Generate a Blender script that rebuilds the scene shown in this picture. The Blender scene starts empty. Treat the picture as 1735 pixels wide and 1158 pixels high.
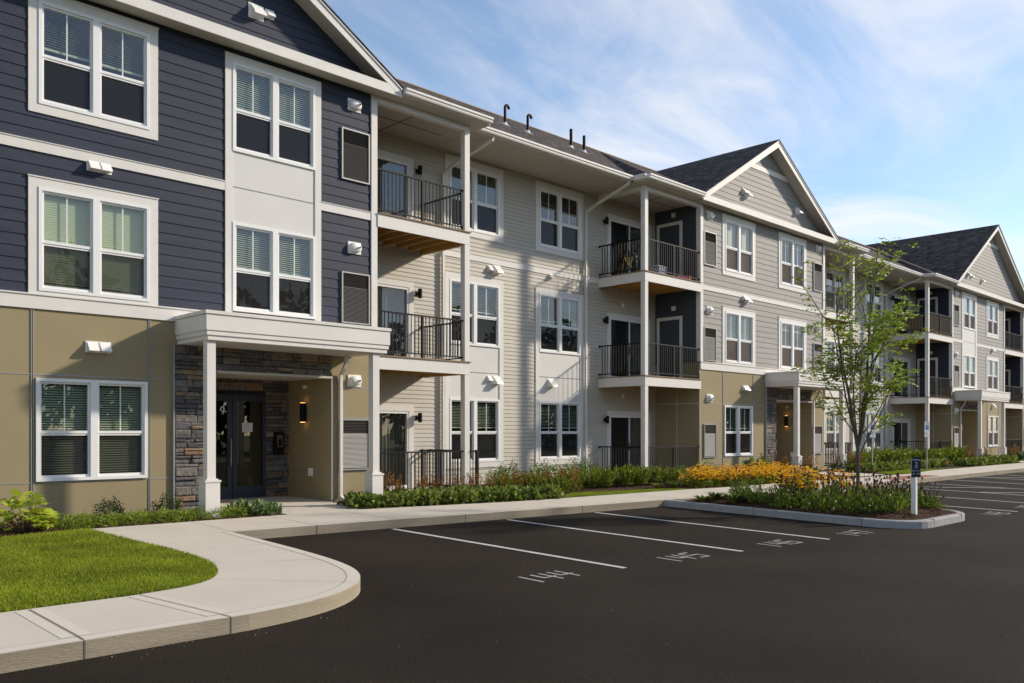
import bpy, math, random
import numpy as np
from mathutils import Vector, Matrix
R = math.radians
rnd = random.Random(7); rg = np.random.default_rng(7)
scene = bpy.context.scene
col = scene.collection

# ------------------------------------------------------------------ camera
cam_data = bpy.data.cameras.new('camera'); cam = bpy.data.objects.new('camera', cam_data); col.objects.link(cam)
cam.location = (0, 0, 1.5); cam.rotation_euler = (R(90), 0, -math.atan2(.7023, .7120))
cam_data.sensor_width = 36; cam_data.lens = 1467/1735*36; cam_data.shift_y = (732-579)/1735
cam_data.clip_end = 3000; cam_data.clip_start = .05
scene.camera = cam
# ------------------------------------------------------------------ light
SUN = Vector((1.95, -1.0, 1.07)).normalized()
EL = math.asin(SUN.z); AZ = math.atan2(SUN.x, SUN.y)
sd = bpy.data.lights.new('sun', 'SUN'); sd.energy = 3.4; sd.angle = R(2.2); sd.color = (1, .89, .74)
so = bpy.data.objects.new('sun', sd); col.objects.link(so); so.rotation_euler = SUN.to_track_quat('Z', 'Y').to_euler()
w = bpy.data.worlds.new('World'); scene.world = w; w.use_nodes = True
nt = w.node_tree; nt.nodes.clear()
def N(t, **k):
    n = nt.nodes.new(t)
    for a, b in k.items(): setattr(n, a, b)
    return n
sky = N('ShaderNodeTexSky', sky_type='NISHITA', sun_disc=False, sun_elevation=EL, sun_rotation=AZ, air_density=1.0, dust_density=.2, ozone_density=3.5)
tc = N('ShaderNodeTexCoord'); sep = N('ShaderNodeSeparateXYZ'); nt.links.new(tc.outputs['Generated'], sep.inputs[0])
def M(op, a, b=None, c=None):
    n = N('ShaderNodeMath', operation=op)
    for i, v in enumerate((a, b, c)):
        if v is None: continue
        if isinstance(v, (int, float)): n.inputs[i].default_value = v
        else: nt.links.new(v, n.inputs[i])
    return n.outputs[0]
zc = M('MAXIMUM', sep.outputs['Z'], 0.0); den = M('ADD', zc, .16)
cx = M('DIVIDE', sep.outputs['X'], den); cy = M('DIVIDE', sep.outputs['Y'], den)
comb = N('ShaderNodeCombineXYZ'); nt.links.new(cx, comb.inputs[0]); nt.links.new(cy, comb.inputs[1])
mp = N('ShaderNodeMapping'); mp.inputs['Rotation'].default_value = (0, 0, R(32)); mp.inputs['Scale'].default_value = (.55, 1.25, 1)
mp.inputs['Location'].default_value = (3.1, 1.7, 0)
nt.links.new(comb.outputs[0], mp.inputs[0])
n1 = N('ShaderNodeTexNoise'); n1.inputs['Scale'].default_value = 1.9; n1.inputs['Detail'].default_value = 10; n1.inputs['Roughness'].default_value = .60; n1.inputs['Distortion'].default_value = .9
n2 = N('ShaderNodeTexNoise'); n2.inputs['Scale'].default_value = .55; n2.inputs['Detail'].default_value = 3
nt.links.new(mp.outputs[0], n1.inputs['Vector']); nt.links.new(mp.outputs[0], n2.inputs['Vector'])
dens = M('MULTIPLY', M('ADD', M('MULTIPLY', n1.outputs[0], .62), M('MULTIPLY', n2.outputs[0], .38)), 1.0)
mr = N('ShaderNodeMapRange'); mr.interpolation_type = 'SMOOTHSTEP'
mr.inputs['From Min'].default_value = .42; mr.inputs['From Max'].default_value = .68; mr.inputs['To Min'].default_value = .05; mr.inputs['To Max'].default_value = .78
nt.links.new(dens, mr.inputs[0])
tint = N('ShaderNodeMixRGB', blend_type='MULTIPLY'); tint.inputs[0].default_value = 1; tint.inputs[2].default_value = (.98, .92, .86, 1); nt.links.new(sky.outputs[0], tint.inputs[1])
mix = N('ShaderNodeMixRGB'); nt.links.new(mr.outputs[0], mix.inputs[0]); nt.links.new(tint.outputs[0], mix.inputs[1]); mix.inputs[2].default_value = (4.75, 4.65, 4.65, 1)
bg = N('ShaderNodeBackground'); bg.inputs[1].default_value = .15; nt.links.new(mix.outputs[0], bg.inputs[0])
out = N('ShaderNodeOutputWorld'); nt.links.new(bg.outputs[0], out.inputs[0])
scene.view_settings.view_transform = 'Standard'; scene.view_settings.look = 'None'; scene.view_settings.gamma = 1
scene.view_settings.exposure = 0.55
scene.render.engine = 'CYCLES'; scene.cycles.max_bounces = 6; scene.cycles.transparent_max_bounces = 12

# ------------------------------------------------------------------ materials
def mat(name, c, rough=.8, c2=None, nscale=3., nfac=.5, bump=0., bscale=60., spec=.3, island=False, trans=0., metal=0., stretch=None, fine=None, bdist=.01):
    m = bpy.data.materials.new(name); m.use_nodes = True; t = m.node_tree; b = t.nodes['Principled BSDF']; L = t.links
    b.inputs['Base Color'].default_value = (*c, 1); b.inputs['Roughness'].default_value = rough
    b.inputs['Specular IOR Level'].default_value = spec; b.inputs['Metallic'].default_value = metal
    tcn = t.nodes.new('ShaderNodeTexCoord'); vec = tcn.outputs['Object']
    if stretch:
        q = t.nodes.new('ShaderNodeMapping'); q.inputs['Scale'].default_value = stretch; L.new(vec, q.inputs[0]); vec = q.outputs[0]
    colout = None
    if c2:
        r = t.nodes.new('ShaderNodeMixRGB'); r.inputs[1].default_value = (*c, 1); r.inputs[2].default_value = (*c2, 1)
        if island:
            g = t.nodes.new('ShaderNodeNewGeometry'); L.new(g.outputs['Random Per Island'], r.inputs[0])
        else:
            n = t.nodes.new('ShaderNodeTexNoise'); n.inputs['Scale'].default_value = nscale; n.inputs['Detail'].default_value = 6; L.new(vec, n.inputs['Vector'])
            k = t.nodes.new('ShaderNodeMapRange'); k.inputs['From Min'].default_value = .5-.5*nfac*.6; k.inputs['From Max'].default_value = .5+.5*nfac*.6; L.new(n.outputs[0], k.inputs[0]); L.new(k.outputs[0], r.inputs[0])
        colout = r.outputs[0]
    if fine:
        fs, fa = fine
        n = t.nodes.new('ShaderNodeTexNoise'); n.inputs['Scale'].default_value = fs; n.inputs['Detail'].default_value = 3; L.new(vec, n.inputs['Vector'])
        k = t.nodes.new('ShaderNodeMapRange'); k.inputs['From Min'].default_value = .3; k.inputs['From Max'].default_value = .7; k.inputs['To Min'].default_value = 1-fa; k.inputs['To Max'].default_value = 1+fa; L.new(n.outputs[0], k.inputs[0])
        v = t.nodes.new('ShaderNodeVectorMath'); v.operation = 'SCALE'
        if colout: L.new(colout, v.inputs[0])
        else: v.inputs[0].default_value = c
        L.new(k.outputs[0], v.inputs['Scale']); colout = v.outputs[0]
    if colout: L.new(colout, b.inputs['Base Color'])
    if bump:
        n = t.nodes.new('ShaderNodeTexNoise'); n.inputs['Scale'].default_value = bscale; n.inputs['Detail'].default_value = 5; L.new(vec, n.inputs['Vector'])
        u = t.nodes.new('ShaderNodeBump'); u.inputs['Strength'].default_value = bump; u.inputs['Distance'].default_value = bdist; L.new(n.outputs[0], u.inputs['Height']); L.new(u.outputs[0], b.inputs['Normal'])
    if trans:
        tr = t.nodes.new('ShaderNodeBsdfTranslucent'); mx = t.nodes.new('ShaderNodeMixShader'); mx.inputs[0].default_value = trans
        if colout: L.new(colout, tr.inputs[0])
        else: tr.inputs[0].default_value = (*c, 1)
        L.new(b.outputs[0], mx.inputs[1]); L.new(tr.outputs[0], mx.inputs[2]); L.new(mx.outputs[0], t.nodes['Material Output'].inputs[0])
    return m
MT = {}
MT['white'] = mat('white_trim', (.72, .69, .645), .55, (.66, .63, .585), 2.5, .8, spec=.3)
MT['vinyl'] = mat('white_vinyl', (.78, .77, .75), .4, spec=.4)
MT['panelw'] = mat('white_panel', (.67, .65, .61), .6, (.62, .605, .57), 1.5, .8)
MT['navy'] = mat('navy_siding', (.031, .036, .056), .6, (.043, .048, .070), 1.6, .9, .3, 30, .2, stretch=(.35, 1, 6), fine=(60, .18))
MT['gray'] = mat('gray_siding', (.31, .29, .27), .65, (.26, .245, .23), 1.6, .9, .25, 30, stretch=(.35, 1, 6), fine=(50, .06))
MT['bluegray'] = mat('bluegray_siding', (.050, .058, .072), .6, (.06, .068, .082), 1.6, .9, .2, 30, stretch=(1, .35, 6))
MT['beige'] = mat('beige_siding', (.52, .475, .40), .6, (.47, .43, .36), 1.2, .9, .15, 30, stretch=(.35, 1, 5))
MT['khaki'] = mat('khaki_panel', (.32, .26, .15), .85, (.29, .235, .135), 1.3, .9, .15, 120)
MT['joint'] = mat('metal_reveal', (.34, .33, .31), .45, spec=.5, metal=.3)
MT['soffit'] = mat('soffit_panel', (.50, .47, .41), .7, (.46, .43, .38), 1.0, .8)
MT['dark'] = mat('dark_interior', (.05, .05, .052), .9)
MT['black'] = mat('black_metal', (.007, .007, .007), .6, spec=.2)
MT['wood'] = mat('yellow_pine', (.56, .33, .09), .7, (.42, .23, .06), 3, .9, .2, 40, stretch=(6, .6, 6))
MT['deckedge'] = mat('deck_board', (.33, .22, .12), .8, (.24, .16, .09), 4, .9)
MT['slate'] = mat('slate_blue_aluminium', (.028, .036, .050), .4, spec=.5)
MT['steel'] = mat('brushed_steel', (.55, .54, .52), .3, metal=1)
MT['blind'] = mat('blind_slats', (.44, .48, .35), .6, trans=.2)
MT['blindgreen'] = mat('green_blind_slats', (.50, .56, .34), .6, trans=.2)  # paler, greener slats than the other blinds
MT['curtain'] = mat('curtain_fabric', (.48, .52, .47), .9, (.38, .42, .38), 2, .9, stretch=(30, 30, .2))
MT['darkcurtain'] = mat('vertical_blind_fabric', (.10, .10, .09), .9)
MT['brownscreen'] = mat('brown_backed_screen', (.14, .115, .095), .8)
MT['grille'] = mat('grille_louvre', (.50, .48, .455), .5)
MT['grillegray'] = mat('grille_louvre_gray', (.17, .155, .15), .5)
MT['grilledark'] = mat('grille_recess', (.07, .06, .05), .8)
MT['hood'] = mat('vent_hood_plastic', (.80, .78, .74), .45)
MT['asphalt'] = mat('asphalt', (.0170, .0128, .0092), .95, (.030, .0235, .0175), .42, .75, .9, 110, .10, fine=(75, .42), bdist=.006)
MT['paint'] = mat('road_paint', (.62, .62, .60), .8, (.42, .41, .39), 9, 1.0, .5, 150, fine=(130, .35))
MT['oldpaint'] = mat('faded_paint', (.50, .50, .48), .85, (.22, .21, .20), 14, 1.0, .5, 150, fine=(130, .35))
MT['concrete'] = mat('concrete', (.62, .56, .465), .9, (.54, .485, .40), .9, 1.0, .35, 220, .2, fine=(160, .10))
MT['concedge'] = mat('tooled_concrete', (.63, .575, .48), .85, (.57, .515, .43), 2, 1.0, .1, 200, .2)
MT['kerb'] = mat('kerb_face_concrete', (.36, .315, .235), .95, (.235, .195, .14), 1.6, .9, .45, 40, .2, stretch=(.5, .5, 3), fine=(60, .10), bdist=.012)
MT['granite'] = mat('precast_kerb', (.40, .39, .38), .9, (.31, .30, .295), 5, 1.0, .5, 80, .2, fine=(90, .2))
MT['jointline'] = mat('expansion_joint', (.15, .13, .105), .95)
MT['soil'] = mat('mulch_soil', (.045, .026, .017), 1., (.085, .05, .032), 22, 1.0, 1., 60, .1)
MT['chips'] = mat('bark_chips', (.05, .028, .018), 1., (.17, .095, .06), island=True, spec=.1)
MT['turf'] = mat('turf_soil', (.06, .085, .015), 1., (.085, .11, .02), 3, 1.0, .8, 60, .1)
MT['grass'] = mat('grass_blades', (.15, .22, .010), .6, (.36, .40, .03), island=True, trans=.35, fine=(1.3, .30))
MT['farground'] = mat('far_grass', (.06, .09, .02), 1., (.09, .11, .03), .5, 1.0)
MT['bark'] = mat('tree_bark', (.15, .13, .105), .95, (.085, .072, .06), 20, 1.0, .7, 60, .1, stretch=(1, 1, .3))
MT['stem'] = mat('plant_stem', (.07, .10, .03), .8)
def leafm(n, a, b, t=.3): MT[n] = mat(n, a, .5, b, island=True, trans=t, spec=.35)
leafm('leaf_tree', (.14, .21, .016), (.34, .42, .05), .5)
leafm('leaf_cover', (.03, .068, .010), (.29, .34, .06), .3)
leafm('leaf_hedge', (.12, .19, .018), (.34, .42, .05), .35)
leafm('leaf_dark', (.02, .045, .012), (.08, .12, .03), .2)
leafm('leaf_round', (.05, .11, .014), (.20, .28, .03), .3)
leafm('leaf_feather', (.07, .12, .010), (.29, .33, .022), .35)
leafm('leaf_lime', (.30, .40, .03), (.60, .66, .08), .4)
leafm('leaf_astilbe', (.07, .09, .015), (.19, .19, .03), .3)
leafm('leaf_flower', (.06, .12, .014), (.28, .34, .04), .3)
leafm('plume', (.17, .07, .015), (.38, .18, .035), .25)
leafm('leaf_hosta', (.05, .11, .03), (.26, .34, .12), .3)
leafm('leaf_wood', (.012, .02, .006), (.035, .05, .014), .1)
MT['petal_gold'] = mat('petal_gold', (.98, .50, .010), .6, (1., .72, .04), island=True, trans=.35)
MT['petal_purple'] = mat('petal_purple', (.16, .035, .06), .6, (.34, .12, .15), island=True, trans=.2)
MT['seed'] = mat('seed_head', (.05, .018, .008), .9, (.10, .03, .012), island=True)
MT['signnavy'] = mat('sign_face', (.022, .028, .05), .5)
MT['signwhite'] = mat('sign_lettering', (.75, .75, .73), .6)
MT['signblue'] = mat('sign_blue', (.02, .06, .42), .5)
MT['galv'] = mat('galvanised_post', (.30, .30, .29), .5, metal=.6)
MT['yellow'] = mat('yellow_plastic', (.65, .38, .02), .5)
MT['blue'] = mat('blue_fabric', (.02, .16, .50), .8)
MT['pink'] = mat('pink_fabric', (.35, .03, .15), .8)
MT['lilac'] = mat('lilac_fabric', (.45, .44, .62), .8)
MT['reed'] = mat('reed_mat', (.30, .21, .14), .9, (.20, .14, .09), 10, 1.0, .5, 60, stretch=(8, 8, .4))
MT['card'] = mat('cardboard', (.36, .21, .10), .9)
MT['red'] = mat('red_flag', (.65, .03, .015), .7)
MT['brick'] = mat('brick_red_ramp', (.30, .12, .08), .9, (.24, .10, .07), 8, 1.0)
MT['teal'] = mat('teal_plastic', (.02, .16, .18), .6)
# ledge stone: every stone has its own tint
def stone_mat():
    m = bpy.data.materials.new('ledge_stone'); m.use_nodes = True; t = m.node_tree; b = t.nodes['Principled BSDF']; L = t.links
    g = t.nodes.new('ShaderNodeNewGeometry'); cr = t.nodes.new('ShaderNodeValToRGB'); e = cr.color_ramp.elements
    e[0].position = 0; e[0].color = (.055, .052, .055, 1); e[1].position = 1; e[1].color = (.30, .215, .14, 1)
    for p, c in ((.2, (.105, .10, .105)), (.38, (.075, .07, .07)), (.55, (.165, .145, .125)), (.7, (.12, .115, .12)), (.82, (.23, .17, .11)), (.92, (.16, .09, .05))):
        q = cr.color_ramp.elements.new(p); q.color = (*c, 1)
    L.new(g.outputs['Random Per Island'], cr.inputs[0])
    tcn = t.nodes.new('ShaderNodeTexCoord'); n = t.nodes.new('ShaderNodeTexNoise'); n.inputs['Scale'].default_value = 16; n.inputs['Detail'].default_value = 7; L.new(tcn.outputs['Object'], n.inputs['Vector'])
    k = t.nodes.new('ShaderNodeMapRange'); k.inputs['From Min'].default_value = .3; k.inputs['From Max'].default_value = .7; k.inputs['To Min'].default_value = .6; k.inputs['To Max'].default_value = 1.45; L.new(n.outputs[0], k.inputs[0])
    v = t.nodes.new('ShaderNodeVectorMath'); v.operation = 'SCALE'; L.new(cr.outputs[0], v.inputs[0]); L.new(k.outputs[0], v.inputs['Scale']); L.new(v.outputs[0], b.inputs['Base Color'])
    u = t.nodes.new('ShaderNodeBump'); u.inputs['Strength'].default_value = .9; u.inputs['Distance'].default_value = .02; L.new(n.outputs[0], u.inputs['Height']); L.new(u.outputs[0], b.inputs['Normal']); b.inputs['Roughness'].default_value = .85
    return m
MT['stone'] = stone_mat()
def shingle_mat(name, axis):
    m = bpy.data.materials.new(name); m.use_nodes = True; t = m.node_tree; b = t.nodes['Principled BSDF']; L = t.links
    tcn = t.nodes.new('ShaderNodeTexCoord'); s = t.nodes.new('ShaderNodeSeparateXYZ'); c = t.nodes.new('ShaderNodeCombineXYZ'); L.new(tcn.outputs['Object'], s.inputs[0])
    mu = t.nodes.new('ShaderNodeMath'); mu.operation = 'MULTIPLY'; mu.inputs[1].default_value = 2.0; L.new(s.outputs['Z'], mu.inputs[0])
    L.new(s.outputs[axis], c.inputs[0]); L.new(mu.outputs[0], c.inputs[1])
    br = t.nodes.new('ShaderNodeTexBrick'); br.offset = .5; br.inputs['Scale'].default_value = 1; br.inputs['Brick Width'].default_value = .24; br.inputs['Row Height'].default_value = .14
    br.inputs['Mortar Size'].default_value = .010; br.inputs['Mortar Smooth'].default_value = .3; br.inputs['Bias'].default_value = 0
    br.inputs['Color1'].default_value = (.040, .034, .032, 1); br.inputs['Color2'].default_value = (.125, .102, .090, 1); br.inputs['Mortar'].default_value = (.014, .013, .013, 1)
    L.new(c.outputs[0], br.inputs['Vector'])
    n = t.nodes.new('ShaderNodeTexNoise'); n.inputs['Scale'].default_value = 6; n.inputs['Detail'].default_value = 6; L.new(tcn.outputs['Object'], n.inputs['Vector'])
    k = t.nodes.new('ShaderNodeMapRange'); k.inputs['From Min'].default_value = .3; k.inputs['From Max'].default_value = .7; k.inputs['To Min'].default_value = .65; k.inputs['To Max'].default_value = 1.35; L.new(n.outputs[0], k.inputs[0])
    v = t.nodes.new('ShaderNodeVectorMath'); v.operation = 'SCALE'; L.new(br.outputs[0], v.inputs[0]); L.new(k.outputs[0], v.inputs['Scale']); L.new(v.outputs[0], b.inputs['Base Color'])
    u = t.nodes.new('ShaderNodeBump'); u.inputs['Strength'].default_value = .6; u.inputs['Distance'].default_value = .02; L.new(br.outputs[0], u.inputs['Height']); L.new(u.outputs[0], b.inputs['Normal'])
    b.inputs['Roughness'].default_value = .95; b.inputs['Specular IOR Level'].default_value = .15
    return m
MT['shingle'] = shingle_mat('shingles', 0); MT['shingle_side'] = shingle_mat('shingles_side', 1)
def glass_mat(name, ior, tint):
    m = bpy.data.materials.new(name); m.use_nodes = True; t = m.node_tree; t.nodes.clear(); L = t.links
    tr = t.nodes.new('ShaderNodeBsdfTransparent'); tr.inputs[0].default_value = (*tint, 1)
    gl = t.nodes.new('ShaderNodeBsdfGlossy'); gl.inputs['Roughness'].default_value = .01; gl.inputs[0].default_value = (1, 1, 1, 1)
    tcn = t.nodes.new('ShaderNodeTexCoord'); n = t.nodes.new('ShaderNodeTexNoise'); n.inputs['Scale'].default_value = 1.1; n.inputs['Detail'].default_value = 1; L.new(tcn.outputs['Object'], n.inputs['Vector'])
    u = t.nodes.new('ShaderNodeBump'); u.inputs['Strength'].default_value = .07; u.inputs['Distance'].default_value = .05; L.new(n.outputs[0], u.inputs['Height'])
    L.new(u.outputs[0], gl.inputs['Normal'])
    ge = t.nodes.new('ShaderNodeNewGeometry'); dt = t.nodes.new('ShaderNodeVectorMath'); dt.operation = 'DOT_PRODUCT'; L.new(ge.outputs['Incoming'], dt.inputs[0]); L.new(ge.outputs['Normal'], dt.inputs[1])
    def mm(o, a, b=0.):
        q = t.nodes.new('ShaderNodeMath'); q.operation = o
        for i, v in enumerate((a, b)):
            if isinstance(v, (int, float)): q.inputs[i].default_value = v
            else: L.new(v, q.inputs[i])
        return q.outputs[0]
    f0 = 2*((ior-1)/(ior+1))**2; p5 = mm('POWER', mm('SUBTRACT', 1., mm('ABSOLUTE', dt.outputs['Value'])), 5.); f = mm('ADD', mm('MULTIPLY', p5, 1-f0), f0); mx = t.nodes.new('ShaderNodeMixShader'); o = t.nodes.new('ShaderNodeOutputMaterial')
    L.new(f, mx.inputs[0]); L.new(tr.outputs[0], mx.inputs[1]); L.new(gl.outputs[0], mx.inputs[2]); L.new(mx.outputs[0], o.inputs[0])
    return m
MT['glass'] = glass_mat('window_glass', 1.55, (.95, .98, .96)); MT['doorglass'] = glass_mat('tinted_glass', 1.6, (.35, .36, .34))
def screen_mat(name, c, a):
    m = bpy.data.materials.new(name); m.use_nodes = True; t = m.node_tree; t.nodes.clear(); L = t.links
    tr = t.nodes.new('ShaderNodeBsdfTransparent'); d = t.nodes.new('ShaderNodeBsdfDiffuse'); d.inputs[0].default_value = (*c, 1)
    mx = t.nodes.new('ShaderNodeMixShader'); mx.inputs[0].default_value = a; o = t.nodes.new('ShaderNodeOutputMaterial')
    L.new(tr.outputs[0], mx.inputs[1]); L.new(d.outputs[0], mx.inputs[2]); L.new(mx.outputs[0], o.inputs[0]); return m
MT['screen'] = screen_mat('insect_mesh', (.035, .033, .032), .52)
MT['screenbrown'] = screen_mat('insect_mesh_sunlit', (.16, .13, .11), .72)  # copy of the mesh with its sunlit look put into a brown colour
def emis(name, c, s):
    m = bpy.data.materials.new(name); m.use_nodes = True; b = m.node_tree.nodes['Principled BSDF']; b.inputs['Emission Color'].default_value = (*c, 1); b.inputs['Emission Strength'].default_value = s; return m
MT['lamp'] = emis('lamp_glow', (1, .45, .10), 2.2)

# ------------------------------------------------------------------ mesh helpers
class MB:
    def __init__(s): s.v = []; s.f = []
    def face(s, pts):
        k = len(s.v); s.v += [tuple(p) for p in pts]; s.f.append(tuple(range(k, k+len(pts)))); return s
    def box(s, x0, y0, z0, x1, y1, z1):
        k = len(s.v)
        s.v += [(x0, y0, z0), (x1, y0, z0), (x1, y1, z0), (x0, y1, z0), (x0, y0, z1), (x1, y0, z1), (x1, y1, z1), (x0, y1, z1)]
        for q in ((0, 3, 2, 1), (4, 5, 6, 7), (0, 1, 5, 4), (1, 2, 6, 5), (2, 3, 7, 6), (3, 0, 4, 7)): s.f.append(tuple(k+i for i in q))
        return s
    def extrude(s, prof, axis, a0, a1):          # prof: (p,q) pairs in the plane across the axis
        k = len(s.v); n = len(prof)
        P = (lambda a, p, q: (a, p, q)) if axis == 'x' else (lambda a, p, q: (p, a, q)) if axis == 'y' else (lambda a, p, q: (p, q, a))
        for a in (a0, a1): s.v += [P(a, p, q) for p, q in prof]
        for i in range(n): j = (i+1) % n; s.f.append((k+i, k+j, k+n+j, k+n+i))
        s.f.append(tuple(range(k, k+n))); s.f.append(tuple(range(k+2*n-1, k+n-1, -1))); return s
    def tube(s, path, r, n=8, cap=True):
        path = [Vector(p) for p in path]; rr = r if isinstance(r, (list, tuple)) else [r]*len(path); k0 = len(s.v); prev = None
        for i, p in enumerate(path):
            d = (path[min(i+1, len(path)-1)]-path[max(i-1, 0)]).normalized()
            a = prev if prev is not None else (Vector((1, 0, 0)) if abs(d.x) < .8 else Vector((0, 1, 0)))
            u = (a-d*a.dot(d)).normalized(); prev = u; v = d.cross(u)
            for j in range(n):
                t = 2*math.pi*(j+.5)/n; q = p+(u*math.cos(t)+v*math.sin(t))*rr[i]; s.v.append(tuple(q))
        for i in range(len(path)-1):
            for j in range(n):
                a = k0+i*n+j; b = k0+i*n+(j+1) % n; s.f.append((a, b, b+n, a+n))
        if cap: s.f.append(tuple(range(k0+n-1, k0-1, -1))); k = k0+(len(path)-1)*n; s.f.append(tuple(range(k, k+n)))
        return s
    def disc(s, c, axis, r, h, n=16, sc=1.):     # short cylinder, axis 'x','y','z'
        pr = [(c[0]+r*math.cos(2*math.pi*i/n), c[1]+r*sc*math.sin(2*math.pi*i/n)) for i in range(n)]
        return s.extrude(pr, axis, h[0], h[1])
    def arr(s, V, F):
        k = len(s.v); s.v += [tuple(p) for p in V]; s.f += [tuple(k+i for i in q) for q in F]; return s
    def build(s, name, m, parent=None, smooth=False, fix=False):
        me = bpy.data.meshes.new(name); me.from_pydata(s.v, [], s.f); me.materials.append(MT[m] if isinstance(m, str) else m)
        if smooth: me.polygons.foreach_set('use_smooth', [True]*len(me.polygons))
        me.update()
        o = bpy.data.objects.new(name, me); col.objects.link(o)
        if parent: o.parent = parent
        return o
def pieces(mb, name, m, parent=None, gap=.0):
    """build each connected piece of mb (pieces whose boxes touch stay together) as an object"""
    par = list(range(len(mb.v)))
    def fd(a):
        while par[a] != a: par[a] = par[par[a]]; a = par[a]
        return a
    for f in mb.f:
        for i in f[1:]: par[fd(i)] = fd(f[0])
    comps = {}
    for i in range(len(mb.v)): comps.setdefault(fd(i), []).append(i)
    cl = [[k, [min(mb.v[i][a] for i in ix) for a in range(3)], [max(mb.v[i][a] for i in ix) for a in range(3)]] for k, ix in comps.items()]
    root = {c[0]: c[0] for c in cl}
    def fr(a):
        while root[a] != a: a = root[a]
        return a
    for i, a in enumerate(cl):
        for b in cl[i+1:]:
            if all(a[1][k] <= b[2][k]+.004 and b[1][k] <= a[2][k]+.004 for k in range(3)): root[fr(a[0])] = fr(b[0])
    out_ = {}
    for f in mb.f: out_.setdefault(fr(fd(f[0])), []).append(f)
    res = []
    for fs_ in out_.values():
        ids = sorted({i for f in fs_ for i in f}); mp_ = {v: k for k, v in enumerate(ids)}; q = MB(); q.v = [mb.v[i] for i in ids]; q.f = [tuple(mp_[i] for i in f) for f in fs_]
        res.append(q.build(name, m, parent))
    return res
def tag(o, label, cat, group=None, kind=None):
    o['label'] = label; o['category'] = cat
    if group: o['group'] = group
    if kind: o['kind'] = kind
    return o
def struct(o): o['kind'] = 'structure'; return o
def empty(name, loc=(0, 0, 0), rz=0):
    o = bpy.data.objects.new(name, None); col.objects.link(o); o.location = loc; o.rotation_euler[2] = rz; o.empty_display_size = .3; return o
def copy_tree(o, parent=None):
    c = o.copy(); col.objects.link(c); c.parent = parent
    for k in ('label', 'category', 'group'):
        if k in c.keys() and parent is not None: del c[k]
    for ch in list(o.children): copy_tree(ch, c)
    return c
def text_mb(body, size, depth=.0):
    cu = bpy.data.curves.new('t', 'FONT'); cu.body = body; cu.size = size; cu.align_x = 'CENTER'; cu.extrude = depth; cu.resolution_u = 2
    o = bpy.data.objects.new('t', cu); me = bpy.data.meshes.new_from_object(o)
    mb = MB(); mb.arr([tuple(v.co) for v in me.vertices], [tuple(p.vertices) for p in me.polygons])
    bpy.data.objects.remove(o); bpy.data.curves.remove(cu); bpy.data.meshes.remove(me); return mb

G = lambda Y: -.07+.022*(Y-12.9)                 # paving level
# ================================================================== BUILDING
bld = empty('apartment_building', (0, 16, 0))
tag(bld, 'three storey apartment building with navy, gray and beige siding, white trim, gables and balconies', 'building')
def bpart(o): o.parent = bld; o.matrix_parent_inverse = Matrix.Translation((0, -16, 0)); return o
A, B = 16.0, 17.8
front = lambda Y: (lambda u, d, z: (u, Y-d, z))       # wall facing -Y ; d = outward
left = lambda X: (lambda u, d, z: (X-d, u, z))        # wall facing -X ; u runs along Y
right = lambda X: (lambda u, d, z: (X+d, u, z))

bj = []
def siding(mb, P, u0, u1, z0, z1, expo, ops=(), lim=None, lip=.013):
    z = z0
    while z < z1-1e-4:
        zt = min(z+expo, z1)
        br = sorted({z, zt} | {q for o in ops for q in (o[2], o[3]) if z < q < zt})
        for a, b in zip(br, br[1:]):
            m = (a+b)/2; cuts = sorted([(o[0], o[1]) for o in ops if o[2] < m < o[3]])
            segs = []; x = u0
            for c0, c1 in cuts:
                if c0 > x: segs.append((x, min(c0, u1)))
                x = max(x, c1)
            if x < u1: segs.append((x, u1))
            da = lip*(1-(a-z)/expo); db = lip*(1-(b-z)/expo)
            if expo > .15 and a == z and not lim: bj.append((P, u0, u1, a, b, da, db, segs))
            for s0, s1 in segs:
                if s1-s0 < .005: continue
                if lim:
                    la, lb = lim(a), lim(b)
                    p0, p1 = max(s0, la[0]), min(s1, la[1]); q0, q1 = max(s0, lb[0]), min(s1, lb[1])
                    if p1 <= p0: continue
                    if q1 <= q0: q0 = q1 = (p0+p1)/2
                else: p0, p1, q0, q1 = s0, s1, s0, s1
                mb.face([P(p0, da, a), P(p1, da, a), P(q1, db, b), P(q0, db, b)])
                if a == z: mb.face([P(p0, 0, a), P(p1, 0, a), P(p1, da, a), P(p0, da, a)])
        z = zt
def flat(mb, P, u0, u1, z0, z1, ops=()):
    zs = sorted({z0, z1} | {q for o in ops for q in (o[2], o[3]) if z0 < q < z1})
    for a, b in zip(zs, zs[1:]):
        m = (a+b)/2; x = u0
        for c0, c1 in sorted([(o[0], o[1]) for o in ops if o[2] < m < o[3]])+[(u1, u1)]:
            if c0 > x+.002: mb.face([P(x, 0, a), P(c0, 0, a), P(c0, 0, b), P(x, 0, b)])
            x = max(x, c1)
def slab(mb, P, u0, u1, z0, z1, d0, d1):
    a = P(u0, d0, z0); b = P(u1, d1, z1)
    mb.box(min(a[0], b[0]), min(a[1], b[1]), min(a[2], b[2]), max(a[0], b[0]), max(a[1], b[1]), max(a[2], b[2]))

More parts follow.
